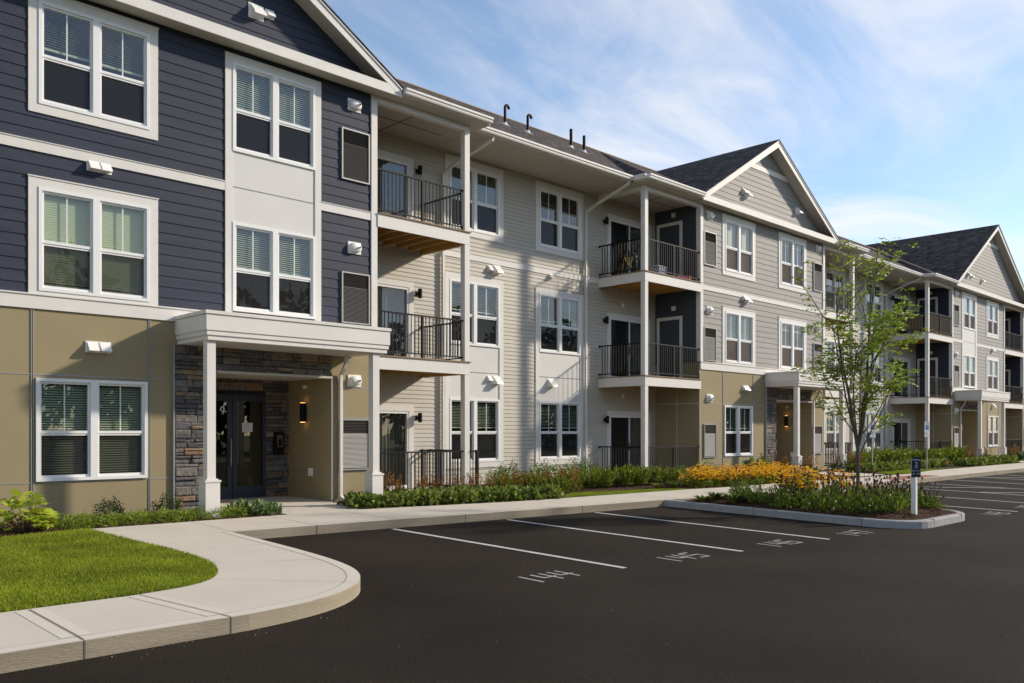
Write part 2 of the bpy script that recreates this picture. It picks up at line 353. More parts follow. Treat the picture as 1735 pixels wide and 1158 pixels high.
# ---- windows -------------------------------------------------------
WW, WH = 1.86, 1.75
def make_window(casing=True, drop=.95, tilt=55, blind='blind', scr='screen', lowblind=False):
    f = MB(); e = .055
    P = front(0)
    for u0, u1, z0, z1 in ((0, WW, WH-e, WH), (0, WW, 0, e), (0, e, e, WH-e), (WW-e, WW, e, WH-e), (WW/2-.06, WW/2+.06, e, WH-e)): slab(f, P, u0, u1, z0, z1, -.07, .045)
    halves = ((e, WW/2-.06), (WW/2+.06, WW-e)); mid = .475*WH
    for h0, h1 in halves:
        s = .035
        slab(f, P, h0, h1, mid-.02, mid+.028, -.05, .020)
        for z0, z1, d in ((mid+.028, WH-e, .012), (e, mid-.02, .006)):
            slab(f, P, h0, h0+s, z0, z1, -.05, d); slab(f, P, h1-s, h1, z0, z1, -.05, d); slab(f, P, h0+s, h1-s, z1-s, z1, -.05, d)
        slab(f, P, h0+s, h1-s, e, e+s+.01, -.05, .006)
        m = (h0+h1)/2; slab(f, P, m-.011, m+.011, mid+.03, WH-e-s, -.034, -.022)
    w = f.build('window', 'vinyl')
    if casing:
        c = MB(); k = .155
        for u0, u1, z0, z1 in ((-k, 0, -k, WH+k), (WW, WW+k, -k, WH+k), (0, WW, WH, WH+k), (0, WW, -k, 0)): slab(c, P, u0, u1, z0, z1, 0, .030)
        slab(c, P, -k-.012, WW+k+.012, WH+k, WH+k+.022, 0, .045)
        c.build('casing', 'white', w)
    g = MB()
    for h0, h1 in halves:
        g.face([P(h0, -.018, mid), P(h1, -.018, mid), P(h1, -.018, WH-e), P(h0, -.018, WH-e)])
        g.face([P(h0, -.040, e), P(h1, -.040, e), P(h1, -.040, mid), P(h0, -.040, mid)])
    g.build('pane', 'glass', w)
    s_ = MB()
    for h0, h1 in halves: s_.face([P(h0+.03, -.012, e+.03), P(h1-.03, -.012, e+.03), P(h1-.03, -.012, mid-.02), P(h0+.03, -.012, mid-.02)])
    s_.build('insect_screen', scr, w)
    if blind:
        for h0, h1 in halves:
            bm_ = MB(); zb = WH-e-drop*(WH-2*e); z = WH-e-.04; sw = .024
            if blind == 'curtain':
                n = 26; k = len(bm_.v)
                for i in range(n+1):
                    u = h0+(h1-h0)*i/n; d = -.12-.02*math.sin(i*2.1)
                    bm_.v += [P(u, d, zb), P(u, d, WH-e)]
                for i in range(n): bm_.f.append((k+2*i, k+2*i+2, k+2*i+3, k+2*i+1))
                bm_.build('curtain', 'curtain', w); continue
            ct, st = math.cos(R(tilt))*sw, math.sin(R(tilt))*sw
            while z > zb+.05:
                bm_.face([P(h0+.01, -.09-ct, z+st), P(h1-.01, -.09-ct, z+st), P(h1-.01, -.09+ct, z-st), P(h0+.01, -.09+ct, z-st)]); z -= .042
            slab(bm_, P, h0+.01, h1-.01, zb, zb+.035, -.11, -.07)
            bm_.build('blind', blind, w)
    w.hide_render = False
    return w
protos = {}
def window(X, z, plane=A, **k):
    key = tuple(sorted(k.items()))
    if key in protos: o = copy_tree(protos[key])
    else: o = protos[key] = make_window(**k)
    o.location = (X, plane, z); bpart(o); return o
F1, F2, F3 = .66, 3.88, 7.03       # sill heights
op = lambda X, z: (X-.0, X+WW, z, z+WH)

# ---- doors ----------------------------------------------------------
def make_slider(w=2.35, curtain=True):
    P = front(0); f = MB(); H_ = 2.14; t = .15
    slab(f, P, -.0, t, 0, H_, 0, .03); slab(f, P, w-t, w, 0, H_, 0, .03); slab(f, P, t, w-t, H_-t, H_, 0, .03)
    o = f.build('sliding_door', 'white')
    g = MB(); a, b = t, w-t; m = (a+b)/2
    for u0, u1 in ((a, a+.05), (m-.03, m+.03), (b-.05, b)): slab(g, P, u0, u1, 0.02, H_-t, -.06, .02)
    slab(g, P, a+.05, m-.03, 0.0, .09, -.06, .015); slab(g, P, m+.03, b-.05, 0, .09, -.06, .015); slab(g, P, a+.05, m-.03, H_-t-.06, H_-t, -.06, .015); slab(g, P, m+.03, b-.05, H_-t-.06, H_-t, -.06, .015)
    g.build('door_frame', 'vinyl', o)
    s_ = MB(); q = .03
    for u0, u1, z0, z1 in ((a+.05, a+.05+q, .09, H_-t-.06), (m-.03-q*2.4, m-.03, .09, H_-t-.06)): slab(s_, P, u0, u1, z0, z1, -.01, .012)
    s_.build('screen_frame', 'slate', o)
    p = MB(); p.face([P(a, -.04, .02), P(b, -.04, .02), P(b, -.04, H_-t), P(a, -.04, H_-t)]); p.build('pane', 'glass', o)
    s2 = MB(); s2.face([P(a+.05, 0, .05), P(m-.03, 0, .05), P(m-.03, 0, H_-t), P(a+.05, 0, H_-t)]); s2.build('insect_screen', 'screen', o)
    if curtain:
        c = MB(); n = 30; k = 0
        for i in range(n+1):
            u = m+(b-m)*i/n; d = -.16-.03*math.sin(i*1.9); c.v += [P(u, d, .05), P(u, d, H_-t)]
        for i in range(n): c.f.append((2*i, 2*i+2, 2*i+3, 2*i+1))
        c.build('vertical_blind', 'darkcurtain', o)
    h = MB(); slab(h, P, m-.045, m-.02, .85, 1.10, .02, .05); h.build('handle', 'steel', o)
    return o
slider0 = None
def slider(X, z, plane=B):
    global slider0
    if slider0 is None: o = slider0 = make_slider()
    else: o = copy_tree(slider0)
    o.location = (X, plane, z); bpart(o); return (X+.15, X+2.2, z, z+1.99)
def storage_door(X, Y0, Y1, z, m):
    P = left(X); f = MB(); t = .11; H_ = 2.17
    slab(f, P, Y0, Y0+t, z, z+H_, 0, .028); slab(f, P, Y1-t, Y1, z, z+H_, 0, .028); slab(f, P, Y0+t, Y1-t, z+H_-t, z+H_, 0, .028)
    o = bpart(f.build('storage_door', 'white'))
    d = MB(); slab(d, P, Y0+t, Y1-t, z, z+H_-t, 0, .012); bpart(d.build('door_leaf', m)).parent = o; o.children[0].matrix_parent_inverse = Matrix()
    d = MB(); d.disc((Y0+t+.08, z+1.0), 'x', .03, (X-.07, X-.012), 12); c = d.build('door_knob', 'steel', o)
    return o

# ---- little wall things --------------------------------------------
def make_grille():
    P = front(0); w_, h_ = .73, 1.12; f = MB()
    for u0, u1, z0, z1 in ((0, .03, 0, h_), (w_-.03, w_, 0, h_), (.03, w_-.03, 0, .03), (.03, w_-.03, h_-.03, h_)): slab(f, P, u0, u1, z0, z1, 0, .05)
    o = f.build('air_conditioner_grille', 'joint')
    k = MB(); slab(k, P, .03, w_-.03, .03, h_-.03, 0, .012); k.build('back_panel', 'grilledark', o)
    l = MB(); z = .05
    while z < h_*.70:
        l.face([P(.03, .014, z+.022), P(w_-.03, .014, z+.022), P(w_-.03, .040, z), P(.03, .040, z)]); z += .027
    l.build('louvres', 'grille', o)
    l = MB(); z = h_*.70
    while z < h_-.04: l.face([P(.03, .014, z+.010), P(w_-.03, .014, z+.010), P(w_-.03, .034, z), P(.03, .034, z)]); z += .033
    l.build('upper_louvres', 'grilledark', o)
    return o
def make_ovalvent():
    o = MB(); slab(o, front(0), -.17, .17, -.13, .13, 0, .025); o = o.build('exhaust_vent', 'hood')
    h = MB(); n = 20
    rings = [(.145, .025), (.15, .07), (.12, .115), (.04, .13)]; k = 0
    for r_, d in rings: h.v += [(r_*1.05*math.copysign(abs(math.cos(2*math.pi*i/n))**.8, math.cos(2*math.pi*i/n)), -d, r_*.72*math.sin(2*math.pi*i/n)) for i in range(n)]
    for j in range(3):
        for i in range(n): h.f.append((j*n+i, j*n+(i+1) % n, (j+1)*n+(i+1) % n, (j+1)*n+i))
    h.f.append(tuple(range(3*n, 4*n))); h.build('vent_cover', 'hood', o, True)
    c = MB(); c.disc((.055, .0), 'y', .028, (-.165, -.10), 12); c.build('vent_tip', 'hood', o)
    c = MB(); c.disc((.055, .0), 'y', .018, (-.170, -.16), 12); c.build('vent_hole', 'black', o)
    return o
def make_hood(sz=1.):
    q = MB(); slab(q, front(0), -.11*sz, .11*sz, -.10*sz, .10*sz, 0, .02); o = q.build('vent_hood', 'hood')
    h = MB(); w_ = .085*sz; pr = [(-.02, .09*sz), (-.02, -.07*sz), (-.15*sz, -.075*sz), (-.13*sz, -.03*sz)]
    k = MB(); k.extrude([(a, b) for a, b in pr], 'x', -w_, w_); k.build('hood_cover', 'hood', o); return o
pg, po, ph = None, None, {}
def grille(X, z, Y=A):
    global pg
    if X < 12 and z > 3:
        o = make_grille(); o.location = (X, Y, z); bpart(o); o.children[1].data.materials[0] = MT['grillegray']; return
    if pg is None: o = pg = make_grille()
    else: o = copy_tree(pg)
    o.location = (X, Y, z); bpart(o)
def oval(X, z, Y=A):
    global po
    if po is None: o = po = make_ovalvent()
    else: o = copy_tree(po)
    o.location = (X, Y, z); bpart(o)
def hood(X, z, Y=A, s=1.):
    if s not in ph: o = ph[s] = make_hood(s)
    else: o = copy_tree(ph[s])
    o.location = (X, Y, z); bpart(o)
lamp0 = None
def sconce(X, z, Y=B):
    global lamp0
    if lamp0 is None:
        m = MB(); slab(m, front(0), -.05, .05, -.06, .06, 0, .03); slab(m, front(0), -.02, .02, -.02, .02, .03, .09); lamp0 = o = m.build('wall_lamp', 'black')
        m = MB(); m.disc((0, -.13), 'z', .055, (-.12, .12), 16); m.build('lamp_shade', 'black', o)
        m = MB(); m.disc((0, -.13), 'z', .045, (-.126, -.121), 12); m.build('lamp_lens', 'hood', o)
    else: o = copy_tree(lamp0)
    o.location = (X, Y, z); bpart(o)

# ---- stone veneer ----------------------------------------------------
def stones(P, u0, u1, z0, z1, ops=(), seed=1):
    q = random.Random(seed); mb = MB(); z = z0
    def one(a, b, c, d):
        t = q.uniform(.028, .075); e = .006; j = lambda: q.uniform(-.006, .006)
        b0 = [P(a, 0, c), P(b, 0, c), P(b, 0, d), P(a, 0, d)]
        b1 = [P(a+e, t*.8, c+e), P(b-e, t*.8, c+e), P(b-e, t*.8, d-e), P(a+e, t*.8, d-e)]
        r = min(.02, (b-a)*.2, (d-c)*.25)
        b2 = [P(a+e+r+j(), t+j(), c+e+r), P(b-e-r, t+j(), c+e+r+j()), P(b-e-r+j(), t+j(), d-e-r), P(a+e+r, t+j(), d-e-r+j())]
        k = len(mb.v); mb.v += b0+b1+b2
        for s in (0, 4):
            for i in range(4): mb.f.append((k+s+i, k+s+(i+1) % 4, k+s+4+(i+1) % 4, k+s+4+i))
        mb.f.append((k+8, k+9, k+10, k+11))
    while z < z1-.02:
        h = q.choice([.065, .09, .11, .14, .18]); zt = min(z+h, z1)
        if z1-zt < .04: zt = z1
        u = u0
        while u < u1-.01:
            l = q.uniform(.16, .50); un = min(u+l, u1)
            if u1-un < .07: un = u1
            hit = [o for o in ops if o[0]-.01 < (u+un)/2 < o[1]+.01 and o[2] < (z+zt)/2 < o[3]] or [o for o in ops if u < o[0]+1e-3 < un and o[2] < (z+zt)/2 < o[3]]
            if hit:
                o_ = hit[0]
                if u < o_[0]-.03: one(u, o_[0], z, zt)
                u = max(un if un > o_[1] else o_[1], o_[1]); u = o_[1]; continue
            if h > .1 and q.random() < .35:
                zm = z+(zt-z)*q.uniform(.4, .6); one(u, un, z, zm); one(u, un, zm, zt)
            else: one(u, un, z, zt)
            u = un
        z = zt
    return mb
def portico(x0, x1, ox0, ox1, colL, colR, path=None, spl=None):
    """porch roof x0..x1, opening ox0..ox1, columns at X colL, colR"""
    y0 = 14.68
    c = MB()
    for a, z0, z1 in ((.02, 3.60, 3.66), (0, 3.31, 3.575), (-.02, 3.225, 3.31), (-.045, 3.14, 3.225)): c.box(x0-a, y0-a, z0, x1+a, A+.01, z1)
    c.box(x0+.01, y0+.01, 3.575, x1-.01, A, 3.60)
    o = bpart(c.build('porch_roof', 'white'))
    d = MB(); d.box(x0+.25, y0+.30, 3.132, x1-.25, A-.02, 3.139); d.box(x0+.05, y0+.05, 3.133, x1-.05, y0+.295, 3.139); k = d.build('porch_ceiling', 'soffit'); k.parent = bld; k.matrix_parent_inverse = Matrix.Translation((0, -16, 0))
    for cxx in (colL, colR):
        m = MB(); yy = 14.86; s = .08; g = G(yy)-.02
        m.box(cxx-s, yy-s, .66, cxx+s, yy+s, 3.135)
        for q, z0, z1 in ((.135, g, .60), (.15, .60, .635), (.11, .635, .66)): m.box(cxx-q, yy-q, z0, cxx+q, yy+q, z1)
        bpart(m.build('porch_column', 'white'))
    # entry recess
    s = MB(); P = front(B); flat(s, P, ox0, ox1, -.1, 2.72, [(ox0+.12, ox0+2.02, -.1, 2.32)]); bpart(s.build('entry_back_wall', 'dark'))
    m = stones(P, ox0, ox1, 0.03, 2.70, [(ox0+.12, ox0+2.03, 0, 2.34)], 5); bpart(m.build('stone_back_wall', 'stone'))
    m = MB(); m.box(ox0, A+.02, 2.66, ox1, B, 2.70); bpart(m.build('entry_ceiling', 'soffit'))
    # side walls of the recess
    m = MB(); m.face([(ox1, A, -.1), (ox1, B, -.1), (ox1, B, 2.68), (ox1, A, 2.68)]); m.face([(ox0, A, -.1), (ox0, B, -.1), (ox0, B, 2.68), (ox0, A, 2.68)]); [bpart(o_) for o_ in pieces(m, 'entry_side_wall', 'khaki')]
    m = MB()
    for z in (.60, 2.35): m.box(ox1-.006, A+.02, z-.01, ox1-.0005, B, z+.01)
    m.box(ox1-.006, A+.85, -.05, ox1-.0005, A+.87, 2.66); m.box(ox1-.02, B-.035, 0, ox1-.001, B-.015, 2.66); [bpart(o_) for o_ in pieces(m, 'metal_reveal', 'joint')]
    # doors
    dx = ox0+.12; P = front(B-.02); f = MB(); dm = dx+1.16; dr = dx+1.90
    for u0, u1, z0, z1 in ((dx, dx+.07, 0, 2.32), (dm-.05, dm+.05, 0, 2.25), (dr-.07, dr, 0, 2.32), (dx+.07, dr-.07, 2.25, 2.32)): slab(f, P, u0, u1, z0, z1, -.05, .05)
    for u0, u1 in ((dx+.07, dm-.05), (dm+.05, dr-.07)):
        slab(f, P, u0, u1, .03, .30, -.02, .03); slab(f, P, u0, u1, 2.17, 2.25, -.02, .03)
    slab(f, P, dx+.07, dx+.17, .30, 2.17, -.02, .03); slab(f, P, dm-.16, dm-.05, .30, 2.17, -.02, .03)
    dd = bpart(f.build('entrance_door', 'slate'))
    def sub(mb, n, m_):
        k = mb.build(n, m_); k.parent = dd; return k
    g = MB(); g.face([P(dx, 0, .28), P(dr, 0, .28), P(dr, 0, 2.2), P(dx, 0, 2.2)]); sub(g, 'door_glass', 'doorglass')
    h = MB(); xh = dm-.105; h.tube([P(xh, .09, .75), P(xh, .09, 1.35)], .016, 10); h.tube([P(xh, .03, .85), P(xh, .09, .85)], .009, 6); h.tube([P(xh, .03, 1.25), P(xh, .09, 1.25)], .009, 6); sub(h, 'pull_handle', 'steel')
    n_ = MB(); slab(n_, P, dm+.19, dm+.44, 1.50, 1.70, .004, .012); sub(n_, 'door_notice', 'signwhite')
    n_ = MB(); q = random.Random(3)
    for i in range(5): slab(n_, P, dm+.22, dm+.41-q.uniform(0, .06), 1.665-i*.034, 1.675-i*.034, .013, .015)
    sub(n_, 'notice_lines', 'grille')  # plain bars stand for the illegible text of the notice
    ic = MB(); slab(ic, P, ox1-.40, ox1-.16, .98, 1.50, -.02, .10); icp = bpart(ic.build('intercom_panel', 'black'))
    ic = MB()
    for u0, u1, z0, z1 in ((.33, .20, 1.16, 1.175), (.33, .20, 1.40, 1.415), (.33, .315, 1.175, 1.40), (.215, .20, 1.175, 1.40), (.315, .215, 1.345, 1.36), (.30, .23, 1.375, 1.39)): slab(ic, P, ox1-u0, ox1-u1, z0, z1, .10, .11)
    ic.build('intercom_trim', 'steel').parent = icp
    # sconce on right recess wall
    yy = A+1.0; l = MB(); l.disc((ox1-.09, yy), 'z', .065, (1.72, 2.14), 20); l.box(ox1-.05, yy-.03, 1.85, ox1-.001, yy+.03, 2.0); lo = bpart(l.build('entry_lamp', 'black'))
    l = MB(); l.disc((ox1-.09, yy), 'z', .055, (2.141, 2.150), 16); l.disc((ox1-.09, yy), 'z', .055, (1.708, 1.719), 16); l.build('lamp_glow', 'lamp').parent = lo
    l = MB(); l.box(ox1-.05, A+.72, .52, ox1-.001, A+.84, .70); bpart(l.build('outlet_cover', 'hood'))
    l = MB(); l.disc((ox1-.045, 2.50), 'y', .04, (A+.94, A+1.02), 14); bpart(l.build('entry_camera', 'hood'))

# ---- walls of one gable block ---------------------------------------
def gable(x0, x1, wallm, z_eave=9.2, ap=12.06):
    """roof, rake boards and tympanum"""
    xc = (x0+x1)/2; hw = (x1-x0)/2; oh = .42; sl = (ap-z_eave)/(hw+oh); yf = 15.58
    lim = lambda z: (x0+(z-9.32)/sl, x1-(z-9.32)/sl)
    m = MB(); siding(m, front(A), x0, x1, 9.15, ap-.30, .19, (), lim); bpart(m.build('gable_siding', wallm))
    # rake boards, soffit, shingles
    r = MB(); sf = MB(); sh = MB()
    for s in (-1, 1):
        e = xc+s*(hw+oh)
        pts = [(xc, ap), (e, z_eave), (e, z_eave-.20), (xc, ap-.235)]
        r.extrude(pts, 'y', yf, yf+.03)
        sub = [(xc, ap-.185), (e, z_eave-.16), (e, z_eave-.172), (xc, ap-.20)]
        sf.extrude(sub, 'y', yf+.03, A+.02)
        yb = 21.2 if ap < 12.5 else 24.0
        sh.extrude([(xc, ap+.055), (e+s*.03, z_eave+.035), (e+s*.03, z_eave+.005), (xc, ap+.02)], 'y', yf-.035, yb)
        r.extrude([(xc, ap+.018), (e, z_eave+.003), (e, z_eave-.035), (xc, ap-.025)], 'y', yf-.022, yf-.001)
    bpart(r.build('rake_board', 'white')); bpart(sf.build('rake_soffit', 'soffit')); bpart(sh.build('gable_roof', 'shingle_side'))
    # horizontal return
    h = MB(); h.box(x0-oh+.02, yf+.002, 9.02, x1+oh-.02, yf+.035, 9.225); h.box(x0-oh+.04, yf+.036, 9.20, x1+oh-.04, A-.015, 9.225); bpart(h.build('gable_fascia', 'white'))
    h = MB(); h.box(x0-oh+.02, yf+.036, 9.045, x1+oh-.02, A, 9.055); bpart(h.build('gable_soffit', 'soffit'))
    h = MB(); l, r_ = lim(ap-1.01); h.box(l+.05, A-.03, ap-1.13, r_-.05, A-.012, ap-.96)
    if wallm != 'navy': bpart(h.build('gable_band', 'white'))

def block(x0, x1, wallm, sidem, wins, bays, lowwins, lowops, grl, ovals, hoods, seams, expo=.19, roof=None):
    ops = [op(X, z) for X, z, k in wins]
    m = MB(); P = front(A)
    holes = list(ops)+[(b[0], b[1], b[2], b[3]) for b in bays]
    siding(m, P, x0, x1, 3.80, 9.06, expo, holes); bpart(m.build('siding_wall', wallm))
    for X, z, k in wins: window(X, z, **k)
    m = MB()
    lo = [op(X, F1) for X, k in lowwins]+list(lowops)
    flat(m, P, x0, x1, -.15, 3.60, lo); bpart(m.build('panel_wall', 'khaki'))
    for X, k in lowwins: window(X, F1, casing=False, **k)
    t = MB()
    slab(t, P, x0, x1, 3.57, 3.80, 0, .035); slab(t, P, x0, x1, 3.80, 3.825, 0, .055)          # belly band
    # floor band, interrupted by bays
    u = x0
    for b in sorted(bays)+[(x1, x1, 0, 0)]:
        if b[0] > u: slab(t, P, u, b[0], 6.22, 6.39, 0, .028); slab(t, P, u, b[0], 6.39, 6.405, 0, .042)
        u = b[1]
    slab(t, P, x0-.02, x0+.14, 3.83, 9.04, 0, .040); slab(t, P, x1-.14, x1+.02, 3.83, 9.04, 0, .040)
    [bpart(o_) for o_ in pieces(t, 'trim_board', 'white')]
    # side walls
    for X, Pm, on in ((x0, left(x0), True), (x1, right(x1), True)):
        s = MB(); siding(s, Pm, A, B+.05, 3.80, 9.06, expo) if sidem else None
        bpart(s.build('side_wall', sidem)); s = MB(); flat(s, Pm, A, B+.05, -.15, 3.80); bpart(s.build('side_panel', 'khaki'))
        s = MB(); slab(s, Pm, A-.02, A+.13, 3.83, 9.04, 0, .022); slab(s, Pm, A-.005, A+.02, -.1, 3.57, 0, .012); slab(s, Pm, A+.9, A+.915, -.1, 3.5, 0, .005); slab(s, Pm, A, B, 2.44, 2.455, 0, .005); bpart(s.build('corner_board', 'white'))
    # bays: white panel column with two windows
    for bx0, bx1, z0, z1, kU, kL in bays:
        t = MB(); k = .15; wx = (bx0+bx1)/2-WW/2
        slab(t, P, bx0, wx-.0, z0, z1, -.01, .032); slab(t, P, wx+WW, bx1, z0, z1, -.01, .032); slab(t, P, wx, wx+WW, F3+WH, z1, -.01, .032)
        bpart(t.build('bay_trim', 'white'))
        t = MB(); lo_, hi_ = F2+WH, F3; mid = (lo_+hi_)/2
        slab(t, P, wx, wx+WW, lo_, mid-.006, -.01, .012); slab(t, P, wx, wx+WW, mid+.006, hi_, -.01, .012); slab(t, P, wx, wx+WW, mid-.012, mid-.006, 0, .018); [bpart(o_) for o_ in pieces(t, 'bay_panel', 'panelw')]
        window(wx, F3, casing=False, **kU); window(wx, F2, casing=False, **kL)
    # panel seams (metal reveals)
    t = MB()
    for s in seams:
        if s[0] == 'v': slab(t, P, s[1]-.022, s[1]-.008, s[2], s[3], 0, .014); slab(t, P, s[1]+.008, s[1]+.022, s[2], s[3], 0, .014)
        else: slab(t, P, s[2], s[3], s[1]-.009, s[1]+.009, 0, .007)
    [bpart(o_) for o_ in pieces(t, 'metal_reveal', 'joint')]
    for X, z in grl: grille(X, z)
    for X, z in ovals: oval(X, z)
    for X, z, s in hoods: hood(X, z, A, s)
    if roof: gable(*roof)

# window looks
half = dict(drop=.44, tilt=28); full = dict(drop=.99, tilt=40); green = dict(drop=.97, tilt=68, blind='blindgreen')
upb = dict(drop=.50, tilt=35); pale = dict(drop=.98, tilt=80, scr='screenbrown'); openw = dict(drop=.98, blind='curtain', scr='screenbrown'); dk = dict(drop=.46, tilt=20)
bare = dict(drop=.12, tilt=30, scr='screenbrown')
block(2.62, 11.48, 'navy', 'navy', [(4.56, F3, half), (4.56, F2, green)], [(7.89, 10.05, 3.826, 8.94, dict(drop=.5, tilt=45), upb)],
      [(4.52, full)], [(7.7, 10.31, -.2, 2.69)], [(10.56, 7.0), (10.56, 3.87), (10.56, .66)], [(10.9, 8.67), (10.9, 5.54), (10.9, 2.62)],
      [(5.44, 6.17, 1.), (5.64, 6.17, 1.), (5.42, 2.99, 1.), (5.63, 2.99, 1.), (8.55, 9.93, 1.5), (8.85, 9.98, .9)],
      [('v', 4.47, -.1, 3.57), ('v', 6.43, -.1, 3.57), ('h', 2.47, 2.62, 6.88), ('h', .64, 2.62, 6.88), ('h', 2.47, 10.33, 11.45), ('h', .62, 10.33, 11.45), ('h', 1.80, 10.5, 11.45)], .20, (2.62, 11.48, 'navy'))
portico(6.90, 10.90, 7.70, 10.31, 7.04, 10.62)
block(24.5, 33.42, 'gray', 'bluegray', [(26.0, F3, pale), (26.0, F2, dict(drop=.98, tilt=30, scr='screenbrown')), (29.86, F3, bare), (29.86, F2, dict(drop=.16, tilt=30, scr='screenbrown'))], [],
      [(25.96, dk)], [(29.5, 32.3, -.2, 2.69)], [(24.70, 7.06), (24.70, 3.87), (24.70, .64), (32.46, 7.08), (32.46, 3.89), (32.46, .62)],
      [(25.07, 8.74), (25.05, 5.56), (25.05, 2.63), (32.88, 8.79), (32.88, 5.62), (32.88, 2.63)],
      [(27.22, 6.22, 1.), (27.42, 6.17, 1.35), (27.25, 3.04, .9), (27.42, 3.03, 1.1), (27.22, 9.98, 1.), (27.45, 9.92, 1.4), (31.17, 9.98, 1.35)],
      [('v', 25.90, -.1, 3.57), ('v', 27.90, -.1, 3.57), ('h', 2.46, 24.6, 28.8), ('h', .62, 24.6, 28.8), ('h', 1.80, 24.6, 25.5), ('h', 2.46, 32.35, 33.4), ('v', 25.50, .62, 1.8)], .19, (24.5, 33.42, 'gray'))
portico(28.75, 32.85, 29.5, 32.3, 28.93, 32.55)
block(47.9, 56.6, 'gray', 'navy', [(53.5, F3, dict(drop=.12, tilt=30, scr='screenbrown')), (53.5, F2, openw)], [(49.38, 51.72, 3.826, 9.0, openw, openw)],
      [(53.60, bare)], [(49.3, 52.2, -.2, 2.69)], [(48.15, 7.05), (48.15, 3.88), (48.15, .62)], [(48.5, 8.74), (48.5, 5.56), (48.5, 2.63)],
      [(52.6, 9.95, 1.2), (50.9, 9.98, 1.0), (54.4, 6.2, 1.2), (54.5, 3.0, 1.2), (50.3, 10.0, 1.3)],
      [('v', 53.5, -.1, 3.57), ('v', 55.55, -.1, 3.57), ('h', 2.46, 52.3, 56.6), ('h', .62, 52.3, 56.6), ('h', 2.46, 47.9, 49.3)], .19, (47.9, 60.3, 'gray', 9.2, 13.2))
portico(48.30, 53.0, 49.3, 52.2, 48.58, 52.42)
block(60.3, 69.0, 'gray', 'navy', [(62.0, F3, bare), (62.0, F2, upb), (65.6, F3, bare), (65.6, F2, upb)], [], [(62.0, dk)], [], [(60.6, 7.05), (60.6, 3.88), (60.6, .62)], [(60.9, 8.74), (60.9, 5.56), (60.9, 2.63)], [], [('v', 61.9, -.1, 3.57)], .19)
# ledge stone on the front wall round each entrance
for (s0, s1, e0, e1) in ((6.88, 7.70, 7.70, 10.31), (28.78, 29.50, 29.50, 32.30), (49.0, 49.3, 49.3, 52.2)):
    m = stones(front(A), s0, e1, -.05, 3.135, [(e0, e1, -.1, 2.68)], int(s0*10)); bpart(m.build('stone_veneer', 'stone'))
    m = MB(); m.box(s0-.03, A-.06, -.1, s0-.005, A, 3.13); bpart(m.build('stone_edge_trim', 'joint'))
    m = MB(); m.box(e0, A-.07, 2.64, e1, A+.02, 2.69); bpart(m.build('lintel_trim', 'soffit'))
    m = MB(); m.box(e1, A-.02, -.1, e1+.035, A, 2.69); bpart(m.build('opening_edge_trim', 'joint'))

# ---- recessed walls --------------------------------------------------
def recess(x0, x1, wins, doors, bandgap=()):
    P = front(B); ops = [op(X, z) for X, z, k in wins if z in (F1, F2, F3)]
    dops = []
    for X in doors:
        for z in (.04, 3.23, 6.43): dops.append(slider(X, z))
    cols = sorted({X for X, z, k in wins})
    pan = [(X-.155, X+WW+.155, F1-.155, F2+WH+.155) for X in cols]
    m = MB(); siding(m, P, x0, x1, -.10, 9.06, .112, [o for o in ops if o[2] > 6]+dops+pan, lip=.014); bpart(m.build('siding_wall', 'beige'))
    for X, z, k in wins: window(X, z, B, casing=(z == F3), **k)
    t = MB(); u = x0
    slab(t, P, x0, x1, 6.23, 6.40, 0, .030); slab(t, P, x0, x1, 6.40, 6.415, 0, .045)
    for X in cols:
        a, b = X-.155, X+WW+.155
        for u0, u1, z0, z1 in ((a, X, F1-.155, F2+WH+.155), (X+WW, b, F1-.155, F2+WH+.155), (X, X+WW, F2+WH, F2+WH+.155), (X, X+WW, F1-.155, F1)): slab(t, P, u0, u1, z0, z1, -.01, .034)
    [bpart(o_) for o_ in pieces(t, 'trim_board', 'white')]
    t = MB()
    for X in cols:
        lo_, hi_ = F1+WH, F2; mid = (lo_+hi_)/2
        slab(t, P, X, X+WW, lo_, mid-.006, -.01, .012); slab(t, P, X, X+WW, mid+.006, hi_, -.01, .012); slab(t, P, X, X+WW, mid-.012, mid-.006, 0, .018)
    [bpart(o_) for o_ in pieces(t, 'window_panel', 'panelw')]
recess(11.48, 24.5, [(15.17, F3, upb), (15.17, F2, dk), (15.17, F1, dk), (18.67, F3, dict(drop=.30, tilt=20)), (18.67, F2, dk), (18.67, F1, dk)], [11.6, 21.86])
recess(33.42, 47.9, [(37.3, F3, bare), (37.3, F2, openw), (37.3, F1, openw), (41.55, F3, upb), (41.55, F2, upb), (41.55, F1, openw)], [34.0, 44.75])
recess(56.6, 60.3, [], [57.2])
m = MB(); siding(m, front(B), -12, 2.62, -.1, 9.06, .112); bpart(m.build('siding_wall', 'beige'))
for X, z in ((16.92, 6.08), (16.90, 2.95), (19.18, 2.96)): hood(X, z, B, 1.45)
for X, z in ((16.66, 6.10), (16.63, 3.0), (19.18, 6.20)): hood(X, z, B, .85)
for X, z in ((14.08, 8.28), (14.08, 5.09), (14.08, 1.87), (21.72, 8.28), (21.72, 5.09), (21.74, 1.89), (44.55, 8.28), (44.55, 5.09), (44.55, 1.89)): sconce(X, z)
for x_, sm in ((24.5, 'bluegray'), (47.9, 'navy'), (60.3, 'navy')):
    storage_door(x_, 16.68, 17.72, 3.23, sm); storage_door(x_, 16.68, 17.72, 6.43, sm)
    for zz in (8.95, 5.80):
        m = MB(); m.box(x_-.05, 16.95, zz-.2, x_-.001, 17.10, zz-.05); bpart(m.build('alarm_box', 'hood'))
q_ = random.Random(4); m = MB()
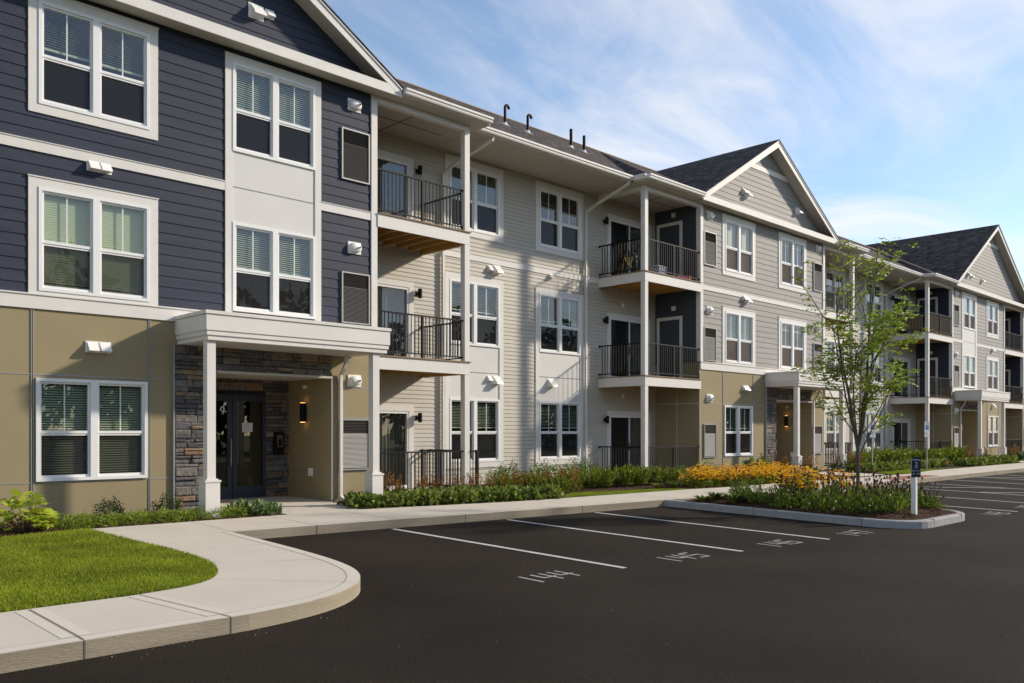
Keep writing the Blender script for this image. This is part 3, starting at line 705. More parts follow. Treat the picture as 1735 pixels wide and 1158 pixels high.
for P, u0, u1, a, b, da, db, segs in bj:
    for s0, s1 in segs:
        x = s0+q_.uniform(.3, 3.6)
        while x < s1-.2: m.face([P(x, da+.0012, a), P(x+.006, da+.0012, a), P(x+.006, db+.0012, b), P(x, db+.0012, b)]); x += q_.uniform(2.4, 3.7)
bpart(m.build('board_joints', 'grilledark'))['kind'] = 'stuff'
# back and end walls, floor slabs
m = MB(); m.box(-12, 25.2, -.2, 75, 25.4, 9.1); m.box(-12.2, B, -.2, -12, 25.2, 9.1); m.box(75, B-.0, -.2, 75.2, 25.2, 9.1); m.box(69.05, B+.02, -.2, 75, B+.2, 9.1); [bpart(o_) for o_ in pieces(m, 'rear_wall', 'beige')]
m = MB()
for z in (3.05, 6.25): m.box(-11.9, B+.03, z, 74.9, 25.1, z+.12)
for a, b in ((2.62, 11.48), (24.5, 33.42), (47.9, 56.6), (60.3, 69.0)):
    for z in (3.05, 6.25): m.box(a+.05, A+.15, z, b-.05, B+.02, z+.12)
m.box(-11.9, B+.03, -.2, 74.9, 25.1, -.02); m.box(-11.9, 19.3, 0, 74.9, 19.35, 9.0)
bpart(m.build('floor_slab', 'dark'))

# ---- main roof --------------------------------------------------------
ZE, ZR, YE, YR = 9.215, 12.10, 16.12, 21.0
YB = 15.58
m = MB()
m.face([(-12.4, YE, ZE), (75.4, YE, ZE), (75.4, YR, ZR), (-12.4, YR, ZR)]); m.face([(-12.4, YR, ZR), (75.4, YR, ZR), (75.4, 25.9, ZE), (-12.4, 25.9, ZE)])
m.face([(-12.4, YE, ZE-.02), (75.4, YE, ZE-.02), (75.4, 25.9, ZE-.02), (-12.4, 25.9, ZE-.02)])
bpart(m.build('main_roof', 'shingle'))
m = MB(); m.tube([(-12.4, YR, ZR+.012), (75.4, YR, ZR+.012)], .03, 6); bpart(m.build('ridge_cap', 'deckedge'))
balc = [('R', 11.48, 14.26), ('L', 21.42, 24.5), ('R', 33.42, 36.14), ('L', 44.5, 47.9), ('N', 56.6, 60.3), ('R', 69.0, 72.0), ('E', 60.8, 69.0)]
mf, ms, sf = MB(), MB(), MB()
for kind, a, b in balc:
    oh = .36
    if kind == 'R': x0, x1 = a-1.6, b+oh
    elif kind == 'L': x0, x1 = a-oh, b+1.6
    else: x0, x1 = a-(kind == 'N'), b+(kind == 'N')
    zr = ZR-.03; yr = YR-.05
    if kind == 'R': mf.face([(x0, YB, ZE+.004), (x1, YB, ZE+.004), (x1-4.2, yr, zr), (x0-4.2, yr, zr)]); ms.face([(x1, YB, ZE+.004), (x1, YE+.3, ZE+.004), (x1-4.2, yr, zr)]); fx0, fx1 = a, x1
    elif kind == 'L': mf.face([(x0, YB, ZE+.004), (x1, YB, ZE+.004), (x1+4.2, yr, zr), (x0+4.2, yr, zr)]); ms.face([(x0, YE+.3, ZE+.004), (x0, YB, ZE+.004), (x0+4.2, yr, zr)]); fx0, fx1 = x0, b
    else: mf.face([(x0, YB, ZE+.004), (x1, YB, ZE+.004), (x1, yr, zr), (x0, yr, zr)]); fx0, fx1 = a, b
    sf.box(fx0+.01, YB+.01, 9.05, fx1-.01, B-.001, 9.075)
[bpart(o_) for o_ in pieces(mf, 'balcony_roof', 'shingle')]; [bpart(o_) for o_ in pieces(ms, 'hip_roof', 'shingle_side')]
# soffit over the recess + ceiling seams
for a, b in ((-12, 2.2), (14.63, 21.05), (36.5, 44.13), (72.4, 75.3)): sf.box(a, YE+.01, 9.05, b, B-.001, 9.075)
[bpart(o_) for o_ in pieces(sf, 'soffit', 'soffit')]
t = MB()
for kind, a, b in balc:
    mid = (a+b)/2
    t.box(mid-.012, A+.12, 9.044, mid+.012, B-.02, 9.0495); t.box(a+.05, 16.95, 9.043, b-.05, 16.975, 9.0485)
[bpart(o_) for o_ in pieces(t, 'ceiling_seam', 'grilledark')]
# fascia + gutters
prof = lambda y: [(y, 0), (y-.085, 0), (y-.10, .03), (y-.10, .055), (y-.125, .085), (y-.125, .125), (y-.115, .135), (y-.115, .12), (y, .12)]
gt = MB(); fs = MB()
def gutter_x(a, b, y): gt.extrude([(p, 9.085+q) for p, q in prof(y)], 'x', a, b); fs.box(a, y+.001, 9.055, b, y+.022, 9.215)
def gutter_y(x, y0, y1, s): gt.extrude([(x+s*(y0*0+(-p)), 9.085+q) for p, q in prof(0)], 'y', y0, y1); fs.box(min(x, x-s*.022), y0, 9.055, max(x, x-s*.022), y1, 9.212)
for kind, a, b in balc:
    if kind == 'R': gutter_x(a+.46, b+.36, YB); fs.box(b+.335, YB+.023, 9.056, b+.358, YE, 9.211)
    if kind == 'L': gutter_x(a-.36, b-.46, YB); gutter_y(a-.36, YB-.0, YE, -1)
    if kind == 'E': gutter_x(a, b+.4, YB)
for a, b in ((-12, 2.15), (14.63, 21.06), (36.51, 44.14), (72.4, 75.3)): gutter_x(a, b, YE)
[bpart(o_) for o_ in pieces(gt, 'gutter', 'white')]; [bpart(o_) for o_ in pieces(fs, 'eave_fascia', 'white')]
# ---- downspouts ---------------------------------------------------------
def downspout(pts, w_=.045):
    m = MB(); m.tube(pts, w_*1.1, 4, True); return bpart(m.build('downspout', 'white'))
downspout([(15.25, 16.12, 9.10), (15.22, 16.14, 8.98), (14.95, 17.35, 8.55), (14.9, 17.70, 8.38), (14.9, 17.72, 8.2), (14.9, 17.72, .1), (14.9, 17.5, .02)])
downspout([(20.85, 16.12, 9.10), (20.85, 16.14, 8.98), (20.77, 17.35, 8.55), (20.74, 17.70, 8.38), (20.74, 17.72, 8.2), (20.74, 17.72, .1), (20.74, 17.5, .02)])
downspout([(43.95, 16.12, 9.10), (43.95, 16.14, 8.98), (43.85, 17.35, 8.55), (43.82, 17.70, 8.38), (43.82, 17.72, 8.2), (43.82, 17.72, .1), (43.82, 17.5, .02)])
downspout([(37.0, 16.12, 9.10), (37.0, 16.14, 8.98), (36.6, 17.35, 8.55), (36.55, 17.70, 8.38), (36.55, 17.72, 8.2), (36.55, 17.72, .1)])
for xx in (10.52, 32.42, 49.05):
    downspout([(xx, 15.72, 3.14), (xx, 15.72, 3.02), (xx, 15.80, 2.88), (xx, 15.93, 2.74), (xx, 15.94, 2.6), (xx, 15.94, .12), (xx-.02, 15.8, .04)], .042)
# ---- roof pipes ---------------------------------------------------------
for X, Y, h, hook in ((18.20, 18.75, .62, 1), (19.18, 18.75, .58, 1), (21.20, 18.75, .60, 0), (21.85, 18.75, .54, 0)):
    zb = ZE+(ZR-ZE)*(Y-YE)/(YR-YE); m = MB()
    if hook:
        pts = [(X, Y, zb-.05), (X, Y, zb+h-.1)]+[(X+.08-.08*math.cos(t), Y, zb+h-.1+.08*math.sin(t)) for t in (.5, 1.0, 1.57, 2.2, 2.8, 3.3)]; m.tube(pts, .042, 12)
    else: m.tube([(X, Y, zb-.05), (X, Y, zb+h)], .05, 12)
    p = bpart(m.build('roof_pipe', 'black', smooth=False)); m = MB()
    m.tube([(X, Y, zb-.03), (X, Y, zb+.06)], [.09, .055], 12); m.face([(X-.12, Y-.13, zb-.13*.591+.012), (X+.12, Y-.13, zb-.13*.591+.012), (X+.12, Y+.12, zb+.12*.591+.012), (X-.12, Y+.12, zb+.12*.591+.012)]); m.build('pipe_flashing', 'hood').parent = p

# ---- balconies ----------------------------------------------------------
def rail(mb, p, q, z, h=1.02, mid=0, side=False, ends=True):
    p, q = Vector(p), Vector(q); d = q-p; L = d.length; d.normalize(); n = Vector((-d.y, d.x))
    def bar(a, b, w_, z0, z1):
        c0, c1 = p+d*a, p+d*b; pts = [c0+n*w_, c1+n*w_, c1-n*w_, c0-n*w_]; k = len(mb.v)
        mb.v += [(t.x, t.y, z0) for t in pts]+[(t.x, t.y, z1) for t in pts]
        for f in ((0, 3, 2, 1), (4, 5, 6, 7), (0, 1, 5, 4), (1, 2, 6, 5), (2, 3, 7, 6), (3, 0, 4, 7)): mb.f.append(tuple(k+i for i in f))
    bar(0, L, .022, z+h-.035, z+h); bar(0, L, .014, z+.085, z+.115)
    cnt = int(L/.108)
    for i in range(1, cnt): a = L*i/cnt; bar(a-.0085, a+.0085, .0085, z+.115, z+h-.036)
    for a in ([L/2] if mid else []): bar(a-.026, a+.026, .026, z-.01, z+h-.036)
    if ends:
        for a in (0, L): bar(a-.02, a+.02, .032, z+h-.06, z+h+.006); bar(a-.02, a+.02, .028, z+.07, z+.13)
for kind, a, b in balc[:5]:
    for lev, z in enumerate((0., 3.2, 6.4)):
        if z > 0:
            f = MB(); y0 = A-.06; X0 = a if kind != 'L' else a; X1 = b
            fr = (a+.02, b) if kind == 'R' else (a, b-.02) if kind == 'L' else (a+.02, b-.02)
            f.box(fr[0], y0, z-.29, fr[1], y0+.035, z)
            if kind == 'R': f.box(b-.035, y0+.036, z-.289, b, B-.01, z-.001)
            if kind == 'L': f.box(a, y0+.036, z-.289, a+.035, B-.01, z-.001)
            o = bpart(f.build('balcony', 'white'))
            def sub(mb, n, m_): k = mb.build(n, m_); k.parent = o; return k
            d = MB(); yy = y0-.03
            while yy < B-.03: d.box(fr[0]+.02-.04*(kind == 'L'), yy, z+.002, fr[1]+.03*(kind == 'R'), min(yy+.135, B-.02), z+.030); yy += .140
            sub(d, 'deck_boards', 'deckedge')
            j = MB(); xx = fr[0]+.30
            while xx < fr[1]-.1: j.box(xx-.019, y0+.036, z-.235, xx+.019, B-.02, z-.002); xx += .40
            j.box(fr[0]+.04, B-.06, z-.24, fr[1]-.05, B-.021, z-.003) if False else None
            if kind == 'R': j.box(b-.08, y0+.04, z-.28, b-.036, B-.02, z-.003)
            if kind == 'L': j.box(a+.036, y0+.04, z-.28, a+.08, B-.02, z-.003)
            for o_ in pieces(j, 'joist', 'wood'): o_.parent = o
        else:
            s = MB(); s.box(a+.02, A-.15, -.2, b+.1*(kind == 'R'), B-.005, .02); o = bpart(s.build('patio', 'concrete'))
            def sub(mb, n, m_): k = mb.build(n, m_); k.parent = o; return k
        r = MB(); zz = z+.03 if z > 0 else .02; yr_ = A+.02
        if kind == 'R':
            rail(r, (a+.04, yr_), (b-.12, yr_), zz, mid=1); rail(r, (b-.03, yr_+.10), (b-.03, B-.02), zz)
            if z == 0: r.box(b+.20, A-.1, -.1, b+.27, A-.03, 1.05); rail(r, (b+.02, A-.065), (b+.2, A-.065), zz, ends=False); rail(r, (b+.235, A-.03), (b+.235, B-.03), zz)
        elif kind == 'L':
            rail(r, (a+.17, yr_), (b-.04, yr_), zz, mid=1); rail(r, (a+.06, yr_+.10), (a+.06, B-.02), zz)
        else: rail(r, (a+.04, yr_), (b-.04, yr_), zz, mid=1)
        sub(r, 'railing', 'black')
    # post and beam
    if kind != 'N':
        px_ = b-.16 if kind == 'R' else a
        for z0, z1 in ((-.05, 2.905), (3.235, 6.105), (6.435, 8.90)):
            m = MB(); m.box(px_+.003, A-.055, z0, px_+.163, A+.105, z1); bpart(m.build('balcony_post', 'white'))
    m = MB(); m.box(a+.02, A-.05, 8.90, b-.0 if kind != 'L' else b-.02, A+.10, 9.049)
    if kind == 'L': m.box(a+.005, A+.101, 8.905, a+.155, B-.01, 9.048)
    bpart(m.build('balcony_beam', 'white'))
for a, b, z in ((12.1, 12.3, 8.2), (22.6, 22.8, 5.6), (22.6, 22.8, 2.6), (12.0, 12.2, 5.65), (12.0, 12.2, 2.6)):
    m = MB(); m.box(a, B-.05, z, b-.08, B-.015, z+.14); bpart(m.build('alarm_box', 'hood'))

# ================================================================== GROUND
def poly_sheet(pts, zf, name, m, thick=0., parent=None, side=None):
    mb = MB(); mb.face([(x, y, zf(y)) for x, y in pts])
    if thick:
        s = MB() if side else mb; n = len(pts)
        for i in range(n):
            a, b = pts[i], pts[(i+1) % n]; s.face([(a[0], a[1], zf(a[1])), (b[0], b[1], zf(b[1])), (b[0], b[1], zf(b[1])-thick), (a[0], a[1], zf(a[1])-thick)])
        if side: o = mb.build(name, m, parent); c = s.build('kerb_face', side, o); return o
    return mb.build(name, m, parent)
def arc(cx_, cy_, r, a0, a1, n=14): return [(cx_+r*math.cos(R(a0+(a1-a0)*i/n)), cy_+r*math.sin(R(a0+(a1-a0)*i/n))) for i in range(n+1)]
AS = lambda Y: -.22+.022*(max(Y, -3)-12.9)
mb = MB(); mb.face([(-60, -3, AS(-3)), (160, -3, AS(-3)), (160, 13.2, AS(13.2)), (-60, 13.2, AS(13.2))]); mb.face([(-60, -18, AS(-3)), (160, -18, AS(-3)), (160, -3, AS(-3)), (-60, -3, AS(-3))])
asph = struct(mb.build('asphalt', 'asphalt'))
mb = MB(); mb.box(-900, -900, -3, 1600, -18, -.62); mb.face([(-900, -18.01, -.62), (1600, -18.01, -.62), (1600, 1600, -.62), (-900, 1600, -.62)]); mb.face([(-60, 13.1, -.28), (160, 13.1, -.28), (160, 60, -.2), (-60, 60, -.2)]); struct(mb.build('ground', 'farground'))
# peninsula + long walk
nose = [(-60, 7.42), (3.9, 7.42), (4.45, 7.50), (4.95, 7.66), (5.35, 7.90), (5.68, 8.22), (5.93, 8.62), (6.10, 9.10), (6.22, 9.75), (6.30, 10.6), (6.36, 11.6), (6.42, 12.80)]
def smooth(P_, k=4):
    out_ = []
    for i in range(len(P_)-1):
        p0, p1, p2, p3 = [Vector(P_[min(max(j, 0), len(P_)-1)]) for j in (i-1, i, i+1, i+2)]
        for a in range(k): t = a/k; q = .5*((2*p1)+(-p0+p2)*t+(2*p0-5*p1+4*p2-p3)*t*t+(-p0+3*p1-3*p2+p3)*t**3); out_.append((q.x, q.y))
    return out_+[P_[-1]]
nose = nose[:1]+smooth(nose[1:])
frontk = [(8.9, 12.60), (16.62, 11.92), (20.3, 11.42), (27.5, 11.30), (160, 11.3)]
back = [(160, 13.05), (36.6, 13.05), (33.5, 12.65), (21.2, 13.2), (20.1, 13.35), (13.4, 13.72), (9.9, 14.35), (9.9, 14.36), (4.84, 14.45)]
lawn = [(4.84, 14.45), (4.86, 13.6), (4.90, 12.6), (4.97, 11.4), (4.93, 10.5), (4.80, 9.95), (4.60, 9.52), (4.32, 9.20), (3.95, 9.03), (3.4, 8.94), (-60, 8.92)]
lawn = smooth(lawn[:-1])+lawn[-1:]
walk = nose+frontk+back+lawn[1:]
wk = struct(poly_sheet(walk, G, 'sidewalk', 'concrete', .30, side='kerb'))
def onwalk(pts, z=.004): m = MB(); m.face([(x, y, G(y)+z) for x, y in pts]); return m
# porch paths
for a, b, c, d, yb in ((8.35, 9.95, 7.6, 10.31, 14.34), (30.2, 32.1, 29.5, 32.3, 13.0), (49.9, 51.9, 49.3, 52.2, 13.0)):
    m = MB(); m.face([(x, y, G(y)-.001) for x, y in ((a, yb), (b, yb), (b+.05, 15.0), (d, 15.3), (d, B+.0), (c, B+.0), (c, 15.6), (a, 15.2))]); struct(m.build('porch_path', 'concrete'))
# joints and tooled edges
jt, te = MB(), MB()
def strip(mb, p, q, w_, z):
    p, q = Vector(p), Vector(q); d = (q-p).normalized(); n = Vector((-d.y, d.x))*w_/2
    mb.face([(t.x, t.y, G(t.y)+z) for t in (p-n, q-n, q+n, p+n)])
def offs(pts, o):
    res = []
    for i, p in enumerate(pts):
        a = Vector(pts[max(i-1, 0)]); b = Vector(pts[min(i+1, len(pts)-1)]); d = (b-a).normalized(); res.append((p[0]-d.y*o, p[1]+d.x*o))
    return res
nz = nose[1:]; nzl = [(-6, 7.42)]+nz
def band(mb, pts, o0, o1, z):
    a, b = offs(pts, o0), offs(pts, o1)
    for i in range(len(pts)-1): mb.face([(x, y, G(y)+z) for x, y in (a[i], a[i+1], b[i+1], b[i])])
nzc = [(-6, 7.42)]+nz+frontk[:4]
band(te, nzl+[(6.42, 12.8)], .012, .15, .002); band(jt, nzl, .15, .154, .005)
cross = [((1.05, 7.44), (1.05, 8.90)), ((2.46, 7.44), (2.46, 8.90)), ((3.72, 7.43), (3.48, 8.92)), ((5.52, 8.08), (4.40, 9.26)), ((6.17, 9.6), (4.88, 10.25)), ((6.33, 11.3), (4.97, 11.35)), ((6.42, 12.80), (4.88, 12.78)), ((-.4, 7.44), (-.4, 8.9)), ((-1.9, 7.44), (-1.9, 8.9))]
for p, q in cross:
    wide = p[0] < 4 ; strip(jt, p, q, .014 if wide else .005, .0062)
    for s in ((-1, 1) if wide else ()):
        v = Vector(p); u = Vector(q); d = (u-v).normalized(); n = Vector((-d.y, d.x))*s*.07
        strip(te, v+n+d*.16, u+n-d*.02, .11, .0024+.0004*s)
strip(jt, (6.42, 12.80), (6.5, 14.4), .008, .0062)
x = 7.9
while x < 60:
    yf_ = np.interp(x, [6.4, 8.9, 16.62, 20.3, 27.5, 160], [12.8, 12.6, 11.92, 11.42, 11.3, 11.3]); yb_ = np.interp(x, [4.8, 9.9, 13.4, 20.1, 33.5, 36.6, 160], [14.45, 14.35, 13.72, 13.35, 12.65, 13.05, 13.05])
    strip(jt, (x, yf_+.01), (x+.03, yb_-.02), .009, .0062); x += 1.55
band(jt, [(6.42, 12.8)]+frontk[:4], .15, .157, .005)
jt.build('joint_lines', 'jointline', wk); te.build('tooled_edge', 'concedge', wk)
kj = MB()
for p in ((1.05, 7.42), (2.46, 7.42), (3.72, 7.42)): kj.box(p[0]-.006, p[1]-.004, G(p[1])-.2, p[0]+.006, p[1]+.02, G(p[1])+.002)
x = 7.9
while x < 60:
    yf_ = np.interp(x, [6.4, 8.9, 16.62, 20.3, 27.5, 160], [12.8, 12.6, 11.92, 11.42, 11.3, 11.3]); kj.box(x-.005, yf_-.004, G(yf_)-.2, x+.005, yf_+.02, G(yf_)+.002); x += 3.1
kj.build('kerb_joint', 'jointline', wk)
m = onwalk([(29.2, 11.45), (33.2, 11.45), (32.9, 12.2), (29.5, 12.2)], .007); m.build('warning_pad', 'brick', wk)
# parking lines and numbers
Z_ = lambda y, e=.004: AS(y)+e
ln = 0
for X, y0, y1 in ((9.31, 12.45, 7.26), (11.93, 12.22, 7.02), (14.37, 12.02, 6.78), (22.65, 11.3, 6.11), (25.38, 11.25, 6.1), (28.1, 11.25, 6.1), (30.85, 11.25, 6.1), (33.6, 11.25, 6.1), (36.3, 11.25, 6.1), (39.0, 11.25, 6.1), (41.7, 11.25, 6.1), (44.4, 11.25, 6.1), (47.1, 11.25, 6.1), (49.8, 11.25, 6.1)):
    m = MB(); m.face([(X-.05, y1, Z_(y1)), (X+.05, y1, Z_(y1)), (X+.05, y0, Z_(y0)), (X-.05, y0, Z_(y0))]); m.build('parking_line', 'paint', asph)
for p, q in (((28.15, 11.2), (30.8, 8.6)), ((28.15, 8.6), (30.8, 6.2)), ((36.4, 11.2), (38.9, 8.6))):
    v, u = Vector(p), Vector(q); d = (u-v).normalized(); n = Vector((-d.y, d.x))*.05; m = MB(); m.face([(t.x, t.y, Z_(t.y, .008)) for t in (v-n, u-n, u+n, v+n)]); m.build('hatch_line', 'paint', asph)
for s, X, Y in (('144', 8.06, 7.30), ('145', 10.72, 7.10), ('146', 13.22, 6.90), ('147', 15.60, 6.66), ('148', 21.65, 6.10), ('149', 24.1, 6.1), ('150', 26.8, 6.1)):
    m = MB(); W_, H2 = .20, .40; sg = {'1': [((.5, 0), (.5, 1))], '4': [((0, 1), (0, .42)), ((0, .42), (1, .42)), ((.75, 1), (.75, 0))], '5': [((0, 1), (1, 1)), ((0, 1), (0, .52)), ((0, .52), (1, .52)), ((1, .52), (1, 0)), ((1, 0), (0, 0))],
       '6': [((0, 1), (0, 0)), ((0, 1), (1, 1)), ((0, .5), (1, .5)), ((1, .5), (1, 0)), ((0, 0), (1, 0))], '7': [((0, 1), (1, 1)), ((1, 1), (.35, 0))], '8': [((0, 0), (0, 1)), ((1, 0), (1, 1)), ((0, 0), (1, 0)), ((0, .5), (1, .5)), ((0, 1), (1, 1))],
       '9': [((1, 0), (1, 1)), ((0, 1), (1, 1)), ((0, 1), (0, .5)), ((0, .5), (1, .5))], '0': [((0, 0), (0, 1)), ((1, 0), (1, 1)), ((0, 0), (1, 0)), ((0, 1), (1, 1))]}
    for i, c in enumerate(s):
        for n_, ((a, b), (c_, d_)) in enumerate(sg[c]):
            x0 = X-.43+i*.31; v = Vector((x0+a*W_, Y+b*H2)); u = Vector((x0+c_*W_, Y+d_*H2)); d = (u-v).normalized(); e = Vector((-d.y, d.x))*.022; v = v-d*.02; u = u+d*.02
            m.face([(t.x, t.y, Z_(t.y, .004+.0006*n_)) for t in (v-e, u-e, u+e, v+e)])
    m.build('painted_number', 'oldpaint', asph)
# lawns and beds
BED = lambda Y: G(Y)-.03
lw = [p for p in lawn if p[0] > -50]+[(-14, 8.92), (-14, 14.1), (3.5, 14.15)]
tf = struct(poly_sheet(lw, lambda y: G(y)-.012, 'lawn', 'turf'))
bl = struct(poly_sheet([(-14, 14.1), (3.5, 14.15), (4.84, 14.45), (8.35, 14.38), (8.35, 15.2), (7.6, 15.6), (7.6, A+.1), (-14, A+.1)], lambda y: G(y)-.006, 'planting_bed', 'soil'))
br_ = struct(poly_sheet([(9.95, 14.38), (13.4, 13.74), (15.35, 13.76), (16.3, 14.4), (19.0, 13.9), (20.1, 13.4), (30.2, 12.95), (30.2, 15.2), (29.5, 15.6), (29.5, A+.1), (21.5, A+.1), (21.4, B), (14.5, B), (14.3, A), (10.31, A+.1), (10.31, 15.3), (9.98, 15.0)], lambda y: G(y)-.006, 'planting_bed', 'soil'))
struct(poly_sheet([(32.1, 12.9), (36.5, 13.1), (49.9, 13.1), (49.9, 15.2), (49.3, 15.5), (49.3, A+.1), (44.4, A+.1), (44.3, B), (36.4, B), (36.2, A), (32.3, A+.1), (32.3, 15.3), (32.1, 15)], lambda y: G(y)-.006, 'planting_bed', 'soil'))
struct(poly_sheet([(51.9, 13.08), (110, 13.08), (110, B), (52.2, B), (52.2, 15.3), (51.9, 15)], lambda y: G(y)-.006, 'planting_bed', 'soil'))
strip_poly = [(15.1, 13.70), (18.1, 13.46), (20.1, 13.37), (19.3, 13.8), (18.75, 13.95), (16.3, 14.4)]
struct(poly_sheet(strip_poly, lambda y: G(y)+.002, 'lawn', 'turf'))
strip2 = [(32.0, 12.75), (33.4, 12.68), (36.5, 13.07), (38.5, 13.09), (36.5, 13.9), (33, 13.7)]
struct(poly_sheet(strip2, lambda y: G(y)+.002, 'lawn', 'turf'))
# island
isl = [(16.75, 11.93), (16.75, 7.3)]+arc(17.65, 7.15, .9, 180, 270, 8)+[(19.2, 6.25)]+arc(19.35, 7.15, .9, 270, 360, 8)+[(20.25, 11.44)]
ki = offs(isl, .15)
kb = MB()
for i in range(len(isl)-1):
    a, b, c, d = isl[i], isl[i+1], ki[i+1], ki[i]; K = lambda y: G(y)+.002
    kb.face([(a[0], a[1], K(a[1])-.3), (b[0], b[1], K(b[1])-.3), (b[0], b[1], K(b[1])-.02), (a[0], a[1], K(a[1])-.02)])
    e0 = offs(isl, .025); kb.face([(a[0], a[1], K(a[1])-.02), (b[0], b[1], K(b[1])-.02), (e0[i+1][0], e0[i+1][1], K(b[1])), (e0[i][0], e0[i][1], K(a[1]))])
    kb.face([(e0[i][0], e0[i][1], K(a[1])), (e0[i+1][0], e0[i+1][1], K(b[1])), (c[0], c[1], K(c[1])), (d[0], d[1], K(d[1]))])
    kb.face([(d[0], d[1], K(d[1])), (c[0], c[1], K(c[1])), (c[0], c[1], K(c[1])-.1), (d[0], d[1], K(d[1])-.1)])
ko = struct(kb.build('island_kerb', 'granite'))
kj = MB()
for (X, Y, t) in ((16.75, 9.6, 0), (16.75, 7.25, 0), (17.75, 6.25, 1), (19.3, 6.25, 1), (20.25, 9.5, 0)):
    if t == 0: s = -1 if X < 18 else 1; kj.box(min(X+s*.003, X-s*.15), Y-.006, G(Y)-.2, max(X+s*.003, X-s*.15), Y+.006, G(Y)+.005)
    else: kj.box(X-.006, Y-.003, G(Y)-.2, X+.006, Y+.15, G(Y)+.008)
kj.build('kerb_joint', 'jointline', ko)
def IZ(x_, y_):   # mulch mound
    e = min(x_-16.9, 20.1-x_, y_-6.4, 11.8-y_); return G(y_)-.03+.16*max(0, min(1, e/1.1))**.8
mb = MB(); nx, ny = 24, 40
for i in range(nx+1):
    for j in range(ny+1):
        x_ = 16.88+3.26*i/nx; y_ = 6.38+5.15*j/ny
        if y_ < 7.15:   # round corners
            for cx_, sgn in ((17.65, -1), (19.35, 1)):
                if (x_-cx_)*sgn > 0:
                    d = math.hypot(x_-cx_, y_-7.15); 
                    if d > .76: x_ = cx_+(x_-cx_)*.76/d; y_ = 7.15+(y_-7.15)*.76/d
        mb.v.append((x_, y_, IZ(x_, y_)+.012*math.sin(x_*9+y_*5)+.01*math.sin(y_*13-x_*4)))
for i in range(nx):
    for j in range(ny): k = i*(ny+1)+j; mb.f.append((k, k+1, k+ny+2, k+ny+1))
struct(mb.build('island_bed', 'soil', smooth=True))

# ------------------------------------------------------------------ leaf and chip meshes (numpy)
def quads(P0, D, S, curl=0.):
    """P0 base, D long axis vectors, S half-width vectors"""
    mid = P0+D*.5; up = np.cross(D, S); nn = up/np.maximum(np.linalg.norm(up, axis=1, keepdims=True), 1e-6); L = np.linalg.norm(D, axis=1, keepdims=True)
    V = np.stack([P0, mid+S+nn*L*curl, P0+D, mid-S+nn*L*curl], 1).reshape(-1, 3); n = len(P0)
    F = np.arange(4*n).reshape(n, 4); return V, F
def mesh_np(name, V, F, m, parent=None):
    me = bpy.data.meshes.new(name); n = len(F); k = F.shape[1]
    me.vertices.add(len(V)); me.vertices.foreach_set('co', np.ascontiguousarray(V, dtype=np.float32).ravel())
    me.loops.add(n*k); me.loops.foreach_set('vertex_index', np.ascontiguousarray(F, dtype=np.int32).ravel())
    me.polygons.add(n); me.polygons.foreach_set('loop_start', np.arange(0, n*k, k, dtype=np.int32)); me.polygons.foreach_set('loop_total', np.full(n, k, dtype=np.int32))
    me.materials.append(MT[m]); me.update(calc_edges=True); me.validate()
    o = bpy.data.objects.new(name, me); col.objects.link(o)
    if parent: o.parent = parent
    return o
def unit(v): return v/np.maximum(np.linalg.norm(v, axis=1, keepdims=True), 1e-6)
def leafset(P0, dirs, size, ratio=.35, jit=.5, r=None):
    r = r or rg; n = len(P0); D = unit(dirs+r.normal(0, jit, (n, 3))); sz = size*r.uniform(.65, 1.25, (n, 1)); S = unit(np.cross(D, r.normal(0, 1, (n, 3))))*sz*ratio
    return quads(P0, D*sz, S, .12)
def inpoly(px_, py_, poly):
    c = np.zeros(len(px_), bool); n = len(poly)
    for i in range(n):
        x1, y1 = poly[i]; x2, y2 = poly[(i+1) % n]
        if y1 == y2: continue
        cc = ((y1 > py_) != (y2 > py_)) & (px_ < (x2-x1)*(py_-y1)/(y2-y1)+x1); c ^= cc
    return c
def scatter(poly, n, r=None):
    r = r or rg; xs = [p[0] for p in poly]; ys = [p[1] for p in poly]; out = []
    x_ = r.uniform(min(xs), max(xs), n*3); y_ = r.uniform(min(ys), max(ys), n*3); k = inpoly(x_, y_, poly); return x_[k][:n], y_[k][:n]
def grass(poly, n, h, name, label):
    x_, y_ = scatter(poly, n); z_ = -.07+.022*(y_-12.9)-.015; P0 = np.stack([x_, y_, z_], 1); m_ = len(x_)
    D = np.stack([rg.normal(0, .38, m_), rg.normal(0, .38, m_), np.ones(m_)], 1); D = unit(D)*(h*rg.uniform(.5, 1.2, (m_, 1)))
    S = unit(np.cross(D, rg.normal(0, 1, (m_, 3))))*rg.uniform(.0022, .0042, (m_, 1)); V, F = quads(P0, D, S, .1)
    o = mesh_np(name, V, F, 'grass'); tag(o, label, 'grass', kind='stuff'); return o
vis_lawn = [p for p in lawn if p[0] > -50]+[(.8, 8.94), (.8, 10.5), (2.6, 14.10), (3.5, 14.12)]
grass(vis_lawn, 150000, .055, 'grass', 'mown green lawn inside the curved sidewalk at lower left')
grass(strip_poly, 16000, .05, 'grass', 'narrow strip of green lawn between the sidewalk and the shrub row')
grass(strip2, 9000, .06, 'grass', 'small patch of lawn beside the far accessible parking sign')
